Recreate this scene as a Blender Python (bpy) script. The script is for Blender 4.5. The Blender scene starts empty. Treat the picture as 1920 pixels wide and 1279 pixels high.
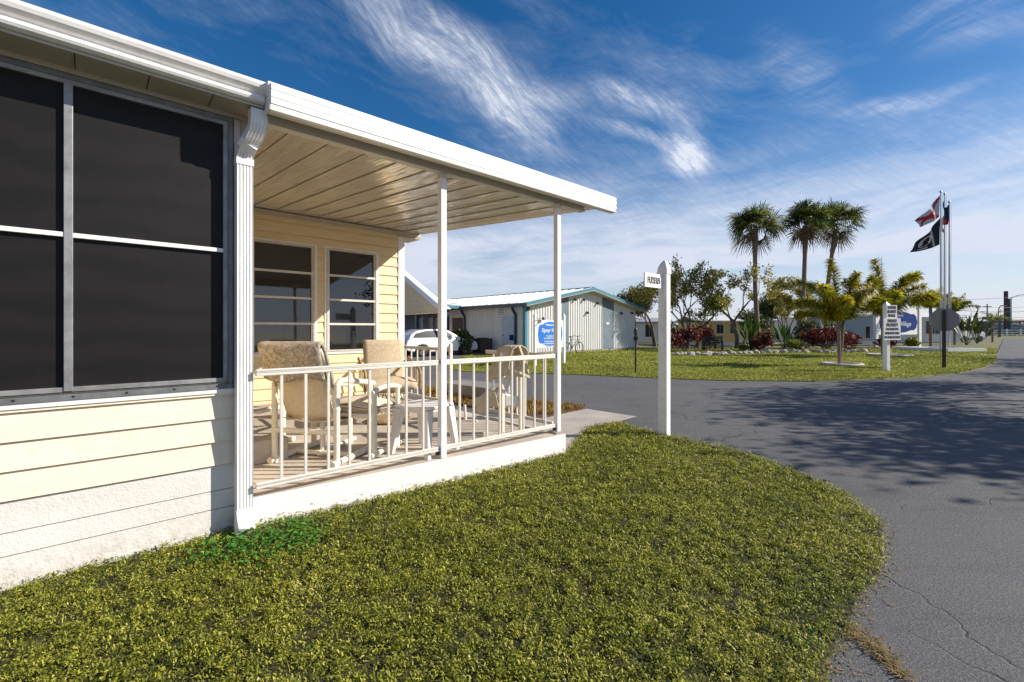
import bpy, math, random
import numpy as np
from mathutils import Vector, Matrix, Euler
PI = math.pi
sc = bpy.context.scene
COL = sc.collection

# ------------------------------------------------------------------ camera
F = 860.0; HY = 618.0; CH = 1.33            # focal length and horizon row in photo pixels, eye height
cd = bpy.data.cameras.new('camera'); cam = bpy.data.objects.new('camera', cd); COL.objects.link(cam)
cam.location = (0, 0, CH); cam.rotation_euler = (PI/2, 0, 0)
cd.sensor_width = 36; cd.lens = 36*F/1920; cd.shift_y = -(639.5-HY)/1920
cd.clip_start = .05; cd.clip_end = 3000
sc.camera = cam

# ------------------------------------------------------------------ light
SUN_AZ = math.atan2(1.0, .03)               # from +Y towards +X
SUN_EL = math.radians(31.5)
sd = bpy.data.lights.new('sun', 'SUN'); sun = bpy.data.objects.new('sun', sd); COL.objects.link(sun)
sd.energy = 4.8; sd.angle = math.radians(.5); sd.color = (1, .925, .80)
sv = Vector((math.sin(SUN_AZ)*math.cos(SUN_EL), math.cos(SUN_AZ)*math.cos(SUN_EL), math.sin(SUN_EL)))
sun.rotation_euler = sv.to_track_quat('Z', 'Y').to_euler(); sun.location = (20, 0, 30)
sc.view_settings.view_transform = 'Standard'; sc.view_settings.look = 'None'
sc.view_settings.exposure = .50; sc.view_settings.gamma = 1

# ------------------------------------------------------------------ node helpers
class NT:
    def __init__(s, tree): s.t = tree; s.n = tree.nodes; s.l = tree.links
    def new(s, typ, **k):
        x = s.n.new(typ)
        for a, b in k.items():
            if a == 'inp':
                for q, v in b.items():
                    if isinstance(v, bpy.types.NodeSocket): s.l.new(v, x.inputs[q])
                    else: x.inputs[q].default_value = v
            else: setattr(x, a, b)
        return x
    def math(s, op, a, b=None, c=None, clamp=False):
        x = s.n.new('ShaderNodeMath'); x.operation = op; x.use_clamp = clamp
        for i, v in enumerate((a, b, c)):
            if v is None: continue
            if isinstance(v, bpy.types.NodeSocket): s.l.new(v, x.inputs[i])
            else: x.inputs[i].default_value = v
        return x.outputs[0]
    def mix(s, f, a, b, mode='MIX'):
        x = s.n.new('ShaderNodeMix'); x.data_type = 'RGBA'; x.blend_type = mode
        for i, v in ((0, f), (6, a), (7, b)):
            if isinstance(v, bpy.types.NodeSocket): s.l.new(v, x.inputs[i])
            else: x.inputs[i].default_value = v if i == 0 else (tuple(v)+(1,))[:4]
        return x.outputs[2]
    def ramp(s, f, stops, interp='LINEAR'):
        x = s.n.new('ShaderNodeValToRGB'); s.l.new(f, x.inputs[0]); cr = x.color_ramp; cr.interpolation = interp
        while len(cr.elements) < len(stops): cr.elements.new(.5)
        for e, (p, c) in zip(cr.elements, stops):
            e.position = p; e.color = (tuple(c)+(1,))[:4] if not isinstance(c, (int, float)) else (c, c, c, 1)
        return x.outputs[0]
    def noise(s, vec, scale, detail=4, rough=.55, dist=0):
        x = s.new('ShaderNodeTexNoise', inp={'Scale': scale, 'Detail': detail, 'Roughness': rough, 'Distortion': dist})
        if vec is not None: s.l.new(vec, x.inputs['Vector'])
        return x.outputs[0]
    def vmap(s, vec, loc=(0,0,0), rot=(0,0,0), scl=(1,1,1)):
        x = s.new('ShaderNodeMapping', inp={'Location': loc, 'Rotation': rot, 'Scale': scl}); s.l.new(vec, x.inputs[0]); return x.outputs[0]

# ------------------------------------------------------------------ sky
wd = bpy.data.worlds.new('World'); sc.world = wd; wd.use_nodes = True
w = NT(wd.node_tree); w.n.clear()
sky = w.new('ShaderNodeTexSky', sky_type='NISHITA'); sky.sun_disc = False
sky.sun_elevation = SUN_EL; sky.sun_rotation = SUN_AZ; sky.air_density = 1.0; sky.dust_density = .4; sky.ozone_density = 3.0
hs = w.new('ShaderNodeHueSaturation', inp={'Hue': .503, 'Saturation': 1.36, 'Value': .60}); w.l.new(sky.outputs[0], hs.inputs['Color'])
tc = w.new('ShaderNodeTexCoord'); sp = w.new('ShaderNodeSeparateXYZ'); w.l.new(tc.outputs['Generated'], sp.inputs[0])
az = w.math('MULTIPLY', w.math('ARCTAN2', sp.outputs[0], sp.outputs[1]), 180/PI)
el = w.math('MULTIPLY', w.math('ARCSINE', sp.outputs[2]), 180/PI)
cb = w.new('ShaderNodeCombineXYZ'); w.l.new(az, cb.inputs[0]); w.l.new(el, cb.inputs[1])
ang = cb.outputs[0]
# gentle warp so the cirrus edges fray
wn = w.new('ShaderNodeTexNoise', inp={'Scale': .075, 'Detail': 2, 'Roughness': .5}); w.l.new(ang, wn.inputs['Vector'])
wv = w.new('ShaderNodeVectorMath', operation='SUBTRACT'); w.l.new(wn.outputs['Color'], wv.inputs[0]); wv.inputs[1].default_value = (.5, .5, .5)
ws = w.new('ShaderNodeVectorMath', operation='SCALE'); w.l.new(wv.outputs[0], ws.inputs[0]); ws.inputs['Scale'].default_value = 3.6
wa = w.new('ShaderNodeVectorMath', operation='ADD'); w.l.new(ang, wa.inputs[0]); w.l.new(ws.outputs[0], wa.inputs[1])
warp = wa.outputs[0]
def streak(a0, e0, a1, e1, wid, amp, src=None, p=1.0):
    """soft elongated patch of cirrus between two sky directions (degrees)"""
    L = math.hypot(a1-a0, e1-e0); an = math.atan2(e1-e0, a1-a0)
    m = w.vmap(src or warp, loc=(-(a0+a1)/2, -(e0+e1)/2, 0))
    m = w.vmap(m, rot=(0, 0, -an)); m = w.vmap(m, scl=(2/L, 1/wid, 0))
    ln = w.new('ShaderNodeVectorMath', operation='LENGTH'); w.l.new(m, ln.inputs[0])
    v = w.new('ShaderNodeMapRange', interpolation_type='SMOOTHSTEP', inp={0: ln.outputs['Value'], 1: 1.0, 2: .0, 3: 0, 4: amp})
    return v.outputs[0]
def nz(ang_deg, sx, sy, scale, lo, hi, detail=7, seed=0, rough=.62):
    m = w.vmap(warp, rot=(0, 0, -math.radians(ang_deg))); m = w.vmap(m, loc=(seed, seed*.7, seed), scl=(sx, sy, 1))
    n = w.noise(m, scale, detail, rough, .4)
    return w.new('ShaderNodeMapRange', inp={0: n, 1: lo, 2: hi, 3: 0, 4: 1}).outputs[0]
fib = nz(-33, .22, 1.5, .26, .30, .66, seed=3)
fine = nz(-52, .30, 1.5, .75, .25, .70, seed=11)
fib2 = nz(12, .25, 1.6, .22, .33, .66, seed=7)
tot = None
def add(v):
    global tot
    tot = v if tot is None else w.math('ADD', tot, v)
big = w.math('ADD', streak(-26, 39, 7.5, 23.5, 5.0, 1.35), w.math('ADD', streak(-7, 30.5, 8.5, 19.5, 3.8, 1.25), streak(-2, 29, 11, 24.5, 2.2, .45)))
add(w.math('MULTIPLY', big, w.math('MULTIPLY_ADD', w.math('MULTIPLY', fib, fine), .7, .22)))
sec = w.math('ADD', w.math('ADD', streak(16.5, 22.5, 25.0, 17.4, 3.4, 1.5), streak(18.5, 20.8, 24.0, 18.0, 3.4, .9)), w.math('ADD', streak(7, 29.5, 25.5, 21.5, 2.2, .85), streak(8, 25, 21, 20, 1.2, .8)))
puf = nz(-20, .6, 1.1, .8, .30, .70, seed=41)
add(w.math('MULTIPLY', sec, w.math('MULTIPLY_ADD', w.math('MULTIPLY', w.math('ADD', fib, puf), fine), .55, .16)))
thr = w.math('ADD', streak(33, 21.0, 48, 20.0, 1.2, 1.0), w.math('ADD', streak(27, 31, 37, 20, 3.0, .55), streak(37, 27, 52, 25, 4, .6)))
add(w.math('MULTIPLY', thr, w.math('MULTIPLY_ADD', fib2, .8, .05)))
# general thin veil, denser low down
veil = w.new('ShaderNodeMapRange', interpolation_type='SMOOTHSTEP', inp={0: el, 1: 23, 2: 7, 3: 0, 4: 1}).outputs[0]
low = nz(3, .16, 1.35, .28, .34, .60, seed=19)
add(w.math('MULTIPLY', veil, w.math('MULTIPLY_ADD', low, .55, .42)))
add(w.math('MULTIPLY', nz(-12, .3, 1.2, .12, .45, .78, seed=29), .26))
clear = w.new('ShaderNodeMapRange', inp={0: w.math('GREATER_THAN', el, -.5), 1: 0, 2: 1, 3: 0, 4: 1}).outputs[0]
hair = w.math('MULTIPLY_ADD', w.math('MULTIPLY', nz(-38, .22, 2.0, 1.5, .30, .68, seed=53, detail=9), nz(-10, .5, 1.3, 1.1, .2, .6, seed=67)), .75, .50)
hair = w.math('ADD', w.math('MULTIPLY', hair, w.math('SUBTRACT', 1.0, veil)), veil)
cov = w.math('MINIMUM', w.math('MULTIPLY', w.math('MULTIPLY', tot, clear), hair), .88)
low_t = w.new('ShaderNodeMapRange', inp={0: el, 1: 4, 2: 24, 3: 0, 4: 1}).outputs[0]
ccol = w.mix(low_t, (4.0, 4.2, 4.9), (4.9, 5.1, 5.6))
final = w.mix(cov, hs.outputs[0], ccol)
bg = w.new('ShaderNodeBackground', inp={'Strength': .13}); w.l.new(final, bg.inputs[0])
wo = w.new('ShaderNodeOutputWorld'); w.l.new(bg.outputs[0], wo.inputs[0])

# ------------------------------------------------------------------ materials
MATS = {}
def mat(name, col, rough=.6, var=0, vscale=3, bump=0, bscale=40, metal=0, spec=.5, col2=None, stretch=(1,1,1), coat=0, dirt=0):
    if name in MATS: return MATS[name]
    m = bpy.data.materials.new(name); m.use_nodes = True; t = NT(m.node_tree); b = t.n['Principled BSDF']
    b.inputs['Roughness'].default_value = rough; b.inputs['Metallic'].default_value = metal
    b.inputs['Specular IOR Level'].default_value = spec
    if coat: b.inputs['Coat Weight'].default_value = coat; b.inputs['Coat Roughness'].default_value = .08
    c = tuple(col)+(1,); b.inputs['Base Color'].default_value = c
    tcn = t.new('ShaderNodeTexCoord'); v = tcn.outputs['Object']
    if stretch != (1,1,1): v = t.vmap(v, scl=stretch)
    if var or col2:
        n1 = t.noise(v, vscale, 6, .65)
        c2 = tuple(col2) if col2 else tuple(x*(1-var) for x in col)
        c1 = tuple(col) if col2 else tuple(min(1, x*(1+var*.5)) for x in col)
        o = t.mix(t.ramp(n1, [(.35, 0.), (.65, 1.)]), c2, c1); t.l.new(o, b.inputs['Base Color'])
    if dirt:
        src = o if (var or col2) else c[:3]
        dn = t.noise(t.vmap(tcn.outputs['Object'], scl=(9, 9, .8)), 3, 6, .7); dn2 = t.noise(tcn.outputs['Object'], 1.7, 4, .6)
        f = t.math('MULTIPLY', t.math('MULTIPLY', t.ramp(dn, [(.48, 0.), (.72, 1.)]), t.ramp(dn2, [(.35, .2), (.65, 1.)])), dirt*3.2)
        o = t.mix(f, src, (.42,.38,.32)); t.l.new(o, b.inputs['Base Color'])
    if bump:
        n2 = t.noise(v, bscale, 5, .6)
        bp = t.new('ShaderNodeBump', inp={'Strength': bump, 'Distance': .01}); t.l.new(n2, bp.inputs['Height']); t.l.new(bp.outputs[0], b.inputs['Normal'])
    MATS[name] = m
    return m
def leafmat(name, stops, rough=.55, trans=.3, patch=None):
    """random colour per leaf, a little light through the leaf"""
    if name in MATS: return MATS[name]
    m = bpy.data.materials.new(name); m.use_nodes = True; t = NT(m.node_tree); b = t.n['Principled BSDF']
    g = t.new('ShaderNodeNewGeometry'); f = g.outputs['Random Per Island']
    if patch:
        tcn = t.new('ShaderNodeTexCoord'); n = t.noise(tcn.outputs['Object'], patch[0], 4, .6)
        f = t.math('ADD', t.math('MULTIPLY', f, 1-patch[1]), t.math('MULTIPLY', t.new('ShaderNodeMapRange', inp={0: n, 1: .3, 2: .7}).outputs[0], patch[1]))
    c = t.ramp(f, stops); t.l.new(c, b.inputs['Base Color']); b.inputs['Roughness'].default_value = rough
    b.inputs['Specular IOR Level'].default_value = .35
    tr = t.new('ShaderNodeBsdfTranslucent'); t.l.new(c, tr.inputs[0])
    mx = t.new('ShaderNodeMixShader', inp={0: trans}); t.l.new(b.outputs[0], mx.inputs[1]); t.l.new(tr.outputs[0], mx.inputs[2])
    t.l.new(mx.outputs[0], t.n['Material Output'].inputs[0]); MATS[name] = m
    return m

WHITE = mat('white_aluminium', (.87,.85,.84), .38, dirt=.10, var=.05, vscale=6, bump=.02, bscale=60)
POSTW = mat('white_post_paint', (.86,.85,.84), .5, dirt=.16, var=.10, vscale=9, bump=.05, bscale=80)
RAILM = mat('rail_aluminium', (.70,.67,.62), .42, var=.08, vscale=12)
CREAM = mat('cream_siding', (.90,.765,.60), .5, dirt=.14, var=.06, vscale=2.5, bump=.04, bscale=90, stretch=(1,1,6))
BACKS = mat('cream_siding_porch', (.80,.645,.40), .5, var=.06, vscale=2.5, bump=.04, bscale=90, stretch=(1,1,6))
SOFF = mat('soffit_tan', (.50,.44,.36), .55, var=.08)
GREYF = mat('grey_window_frame', (.20,.21,.22), .45, metal=.3, var=.25, vscale=14)
ALU2 = mat('grey_screen_frame', (.30,.30,.31), .45, metal=.3, var=.3, vscale=9)
ALU = mat('mill_aluminium', (.62,.58,.53), .45, metal=.4, var=.12, vscale=12)
DARK = mat('dark_gap', (.02,.02,.02), .9)
BEAMM = mat('beam_tan_white', (.62,.58,.52), .45, var=.04)

def screen_mat():
    m = bpy.data.materials.new('insect_screen'); m.use_nodes = True; t = NT(m.node_tree); b = t.n['Principled BSDF']
    v = t.new('ShaderNodeTexCoord').outputs['Object']
    wv1 = t.new('ShaderNodeTexWave', wave_type='BANDS', bands_direction='X', inp={'Scale': 110., 'Distortion': .3}); t.l.new(v, wv1.inputs[0])
    wv2 = t.new('ShaderNodeTexWave', wave_type='BANDS', bands_direction='Z', inp={'Scale': 110., 'Distortion': .3}); t.l.new(v, wv2.inputs[0])
    g = t.math('MAXIMUM', wv1.outputs[1], wv2.outputs[1])
    n = t.noise(v, 2.2, 5, .6); n2 = t.noise(t.vmap(v, scl=(3, 3, .6)), 9, 5, .7)
    f = t.math('MULTIPLY', g, t.math('MULTIPLY_ADD', t.math('MULTIPLY', n, n2), 1.6, .55))
    mo = t.new('ShaderNodeTexWave', wave_type='RINGS', inp={'Scale': 1.6, 'Distortion': 5., 'Detail': 2., 'Detail Scale': 1.2}); t.l.new(t.vmap(v, loc=(.4,0,.3)), mo.inputs[0])
    f = t.math('MULTIPLY', f, t.math('MULTIPLY_ADD', mo.outputs[1], .5, .7)); c = t.mix(f, (.002,.002,.002), (.013,.011,.012)); t.l.new(c, b.inputs['Base Color']); b.inputs['Roughness'].default_value = .55
    b.inputs['Specular IOR Level'].default_value = .25
    return m
SCREEN = screen_mat()

def block_mat():
    m = bpy.data.materials.new('painted_block'); m.use_nodes = True; t = NT(m.node_tree); b = t.n['Principled BSDF']
    v = t.new('ShaderNodeTexCoord').outputs['Object']
    n = t.noise(v, 2.0, 6, .7); n2 = t.noise(v, 14, 5, .7)
    sp2 = t.new('ShaderNodeSeparateXYZ'); t.l.new(v, sp2.inputs[0])
    dirt = t.new('ShaderNodeMapRange', inp={0: sp2.outputs[2], 1: .22, 2: .02}).outputs[0]
    dirt = t.math('MULTIPLY', dirt, t.new('ShaderNodeMapRange', inp={0: n2, 1: .42, 2: .62}).outputs[0])
    c = t.mix(t.ramp(n, [(.35, 0.), (.7, 1.)]), (.68,.65,.62), (.80,.77,.74)); c = t.mix(t.math('MULTIPLY', dirt, .6), c, (.42,.34,.26))
    t.l.new(c, b.inputs['Base Color']); b.inputs['Roughness'].default_value = .85
    h = t.math('ADD', t.math('MULTIPLY', t.noise(v, 45, 4, .7), 1.0), t.math('MULTIPLY', t.noise(v, 130, 3, .6), .5))
    bp = t.new('ShaderNodeBump', inp={'Strength': .6, 'Distance': .007}); t.l.new(h, bp.inputs['Height']); t.l.new(bp.outputs[0], b.inputs['Normal'])
    return m
BLOCK = block_mat()

def slabside_mat():
    m = bpy.data.materials.new('painted_slab_edge'); m.use_nodes = True; t = NT(m.node_tree); b = t.n['Principled BSDF']
    v = t.new('ShaderNodeTexCoord').outputs['Object']
    sp2 = t.new('ShaderNodeSeparateXYZ'); t.l.new(v, sp2.inputs[0])
    n = t.noise(t.vmap(v, scl=(1, 1, 2.2)), 16, 6, .72)
    lowr = t.new('ShaderNodeMapRange', inp={0: sp2.outputs[2], 1: .16, 2: .0, 3: -.16, 4: .13}).outputs[0]
    chip = t.ramp(t.math('ADD', n, lowr), [(.56, 0.), (.60, 1.)])
    c = t.mix(chip, t.mix(t.noise(v, 5, 4, .6), (.78,.76,.74), (.86,.85,.84)), (.40,.33,.27))
    t.l.new(c, b.inputs['Base Color']); b.inputs['Roughness'].default_value = .8
    h = t.math('ADD', t.noise(v, 30, 5, .7), t.math('MULTIPLY', chip, -.5))
    bp = t.new('ShaderNodeBump', inp={'Strength': .4, 'Distance': .005}); t.l.new(h, bp.inputs['Height']); t.l.new(bp.outputs[0], b.inputs['Normal'])
    return m
SLABSIDE = slabside_mat()
SLABTOP = mat('porch_floor_concrete', (.52,.45,.38), .7, var=.22, vscale=2.2, bump=.15, bscale=120)
CONC = mat('concrete_walk', (.42,.38,.34), .85, var=.25, vscale=1.6, bump=.3, bscale=90)

def ceiling_mat():
    m = bpy.data.materials.new('porch_ceiling_pans'); m.use_nodes = True; t = NT(m.node_tree); b = t.n['Principled BSDF']
    v = t.new('ShaderNodeTexCoord').outputs['Object']
    n = t.noise(t.vmap(v, scl=(15, 1.0, 1)), 1.0, 2, .5)
    b.inputs['Base Color'].default_value = (.76,.69,.56,1); b.inputs['Roughness'].default_value = .07
    b.inputs['Specular IOR Level'].default_value = .9; b.inputs['Metallic'].default_value = .12
    n2 = t.noise(t.vmap(v, scl=(3, .9, 1)), 2.2, 1, .4, .6)
    h = t.math('ADD', n, t.math('MULTIPLY', n2, .5))
    bp = t.new('ShaderNodeBump', inp={'Strength': .7, 'Distance': .035}); t.l.new(h, bp.inputs['Height']); t.l.new(bp.outputs[0], b.inputs['Normal'])
    return m
CEIL = ceiling_mat()

def glass_mat():
    m = bpy.data.materials.new('window_glass'); m.use_nodes = True; t = NT(m.node_tree); t.n.remove(t.n['Principled BSDF'])
    gl = t.new('ShaderNodeBsdfGlossy', inp={'Roughness': .02, 'Color': (.9,.92,.95,1)}); tr = t.new('ShaderNodeBsdfTransparent', inp={0: (.62,.64,.62,1)})
    fr = t.new('ShaderNodeFresnel', inp={0: 1.9}); mx = t.new('ShaderNodeMixShader'); t.l.new(fr.outputs[0], mx.inputs[0])
    t.l.new(tr.outputs[0], mx.inputs[1]); t.l.new(gl.outputs[0], mx.inputs[2]); t.l.new(mx.outputs[0], t.n['Material Output'].inputs[0])
    return m
GLASS = glass_mat()

def asphalt_mat():
    m = bpy.data.materials.new('asphalt'); m.use_nodes = True; t = NT(m.node_tree); b = t.n['Principled BSDF']
    v = t.new('ShaderNodeTexCoord').outputs['Object']
    big_ = t.noise(v, .35, 5, .6); mid = t.noise(v, 2.2, 5, .6); sm = t.noise(v, 95, 3, .7)
    c = t.mix(t.ramp(big_, [(.35, 0.), (.65, 1.)]), (.066,.067,.076), (.092,.092,.098))
    c = t.mix(t.math('MULTIPLY', t.ramp(mid, [(.4, 0.), (.7, 1.)]), .35), c, (.11,.107,.105))
    c = t.mix(t.ramp(sm, [(.46, 0.), (.72, 1.)]), c, (.21,.205,.205)); c = t.mix(t.math('MULTIPLY', t.ramp(t.noise(t.vmap(v, scl=(1, 1, 1)), 30, 4, .8, 1.5), [(.60, 0.), (.66, 1.)]), .45), c, (.26,.25,.25))
    stn = t.noise(t.vmap(v, rot=(0,0,.3), scl=(.5, 1.6, 1)), 1.1, 4, .7); c = t.mix(t.math('MULTIPLY', t.ramp(stn, [(.55, 0.), (.72, 1.)]), .45), c, (.035,.035,.04))
    lt = t.noise(t.vmap(v, rot=(0,0,-.12), scl=(1.2, 9, 1)), 6, 5, .75)
    c = t.mix(t.math('MULTIPLY', t.ramp(lt, [(.60, 0.), (.66, 1.)]), .35), c, (.28,.27,.27))
    # cracks
    wv_ = t.new('ShaderNodeTexNoise', inp={'Scale': 1.6, 'Detail': 5}); t.l.new(v, wv_.inputs[0])
    ad = t.new('ShaderNodeVectorMath', operation='MULTIPLY_ADD'); t.l.new(wv_.outputs['Color'], ad.inputs[0]); ad.inputs[1].default_value = (.9,.9,0); t.l.new(v, ad.inputs[2])
    vo = t.new('ShaderNodeTexVoronoi', feature='DISTANCE_TO_EDGE', inp={'Scale': .42}); t.l.new(ad.outputs[0], vo.inputs[0])
    vo2 = t.new('ShaderNodeTexVoronoi', feature='DISTANCE_TO_EDGE', inp={'Scale': 1.1}); t.l.new(ad.outputs[0], vo2.inputs[0])
    gate = t.ramp(t.noise(v, .5, 3, .6), [(.50, 0.), (.58, 1.)])
    cr1 = t.math('MULTIPLY', t.ramp(vo.outputs[0], [(.0, 1.), (.005, 0.)]), t.ramp(t.noise(v, .8, 3, .6), [(.44, 0.), (.52, 1.)]))
    cr2 = t.math('MULTIPLY', t.ramp(vo2.outputs[0], [(.0, 1.), (.009, 0.)]), gate)
    cr = t.math('MAXIMUM', cr1, cr2)
    c = t.mix(t.math('MULTIPLY', cr, .65), c, (.02,.02,.022)); t.l.new(c, b.inputs['Base Color'])
    b.inputs['Roughness'].default_value = .80; b.inputs['Specular IOR Level'].default_value = .35
    h = t.math('SUBTRACT', t.math('ADD', sm, t.math('MULTIPLY', t.noise(v, 220, 2, .5), .5)), t.math('MULTIPLY', cr, 1.2))
    bp = t.new('ShaderNodeBump', inp={'Strength': .55, 'Distance': .012}); t.l.new(h, bp.inputs['Height']); t.l.new(bp.outputs[0], b.inputs['Normal'])
    return m
ASPH = asphalt_mat()
SOIL = mat('lawn_soil', (.040,.038,.012), .95, var=.5, vscale=7, bump=.8, bscale=50)
LAWNFAR = mat('far_lawn_base', (.27,.27,.05), .9, var=.45, vscale=.9, bump=.9, bscale=26, col2=(.12,.125,.025))
DRYG = mat('dry_ground', (.14,.12,.05), .95, var=.4, vscale=.4, bump=.5, bscale=10, col2=(.11,.12,.035))
MULCH = mat('brown_mulch', (.10,.055,.03), .95, var=.5, vscale=5, bump=.8, bscale=30)
BARK = mat('grey_brown_bark', (.16,.125,.10), .9, var=.45, vscale=7, bump=.7, bscale=20, stretch=(1,1,.4))
PALMBARK = mat('palm_bark', (.24,.17,.135), .9, var=.35, vscale=6, bump=.8, bscale=12, stretch=(.5,.5,3))
TEAL = mat('teal_trim', (.06,.22,.30), .4, var=.1)
NAVY = mat('dark_blue_trim', (.018,.055,.10), .4)
METALW = mat('ribbed_wall_tan', (.66,.66,.66), .5, dirt=.10, var=.06, vscale=1.0)
METALR = mat('white_metal_roof', (.78,.77,.76), .4, var=.06)
SLATE = mat('slate_panel', (.15,.20,.25), .7, var=.2, vscale=2)
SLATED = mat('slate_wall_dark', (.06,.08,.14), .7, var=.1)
TANS = mat('tan_siding', (.80,.58,.34), .6, var=.05)
YELS = mat('yellow_siding', (.80,.58,.24), .6, var=.06)
WHT2 = mat('white_siding', (.74,.73,.72), .6, var=.05)
GREYB = mat('pale_blue_wall', (.42,.50,.60), .6, var=.08)
WINB = mat('dark_window', (.02,.022,.028), .15)
BLACK = mat('black_metal', (.018,.018,.02), .5)
DGREEN = mat('dark_green_paint', (.02,.05,.035), .5)
CARW = mat('car_white_paint', (.82,.82,.82), .25, coat=.6)
RUB = mat('tyre_rubber', (.018,.018,.018), .8)
RIMM = mat('alloy_rim', (.35,.35,.36), .35, metal=.7)
BLUE1 = mat('sign_blue', (.0,.13,.60), .5, col2=(.0,.22,.72), vscale=2)
BLUE2 = mat('sign_navy', (.003,.035,.20), .7, spec=.1)
SIGNW = mat('sign_white', (.82,.82,.80), .5)
INK = mat('sign_ink', (.03,.03,.035), .7)
REDP = mat('red_cloth', (.38,.02,.035), .8)
WCLO = mat('white_cloth', (.55,.50,.52), .8)
BCLO = mat('black_cloth', (.010,.012,.022), .85)
NCLO = mat('navy_cloth', (.015,.03,.13), .8)
POLEM = mat('flagpole_metal', (.50,.50,.52), .35, metal=.6)
GALV = mat('galvanised_sign_back', (.26,.25,.25), .5, metal=.3, var=.1)
PVC = mat('ivory_pvc_pipe', (.82,.76,.64), .35, var=.08, vscale=10)
FABT = mat('tan_sling_fabric', (.64,.54,.40), .85, var=.1, vscale=30, bump=.2, bscale=300)
FLOR = mat('woven_beige_cushion', (.50,.43,.35), .9, col2=(.20,.155,.12), vscale=42, bump=.3, bscale=150)
FLOR2 = mat('gold_mesh_fabric', (.58,.47,.33), .9, var=.22, vscale=45, bump=.2, bscale=250)
CANV = mat('beige_canvas', (.55,.47,.34), .85, var=.12, vscale=10, bump=.3, bscale=60)
RES = mat('white_resin', (.80,.76,.72), .4)
ROCKM = mat('pale_rock', (.38,.35,.31), .9, var=.35, vscale=6, bump=.6, bscale=12)
WICK = mat('wicker_cane', (.40,.27,.13), .6, var=.35, vscale=20)
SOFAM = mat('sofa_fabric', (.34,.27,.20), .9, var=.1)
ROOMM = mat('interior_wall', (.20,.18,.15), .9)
CLAY = mat('terracotta_curb', (.44,.40,.35), .8, var=.2)
def stripe_mat():
    m = bpy.data.materials.new('striped_cushion'); m.use_nodes = True; t = NT(m.node_tree); b = t.n['Principled BSDF']
    v = t.new('ShaderNodeTexCoord').outputs['Object']
    wv1 = t.new('ShaderNodeTexWave', wave_type='RINGS', inp={'Scale': 3.2, 'Distortion': 3.5, 'Detail': 1.5, 'Detail Scale': .9}); t.l.new(v, wv1.inputs[0])
    c = t.ramp(wv1.outputs[1], [(.0, (.66,.56,.42)), (.55, (.60,.50,.37)), (.62, (.13,.10,.09)), (.78, (.10,.08,.08)), (.84, (.7,.6,.46)), (1., (.66,.56,.42))])
    t.l.new(c, b.inputs['Base Color']); b.inputs['Roughness'].default_value = .9
    return m
STRIPE = stripe_mat()

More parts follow.
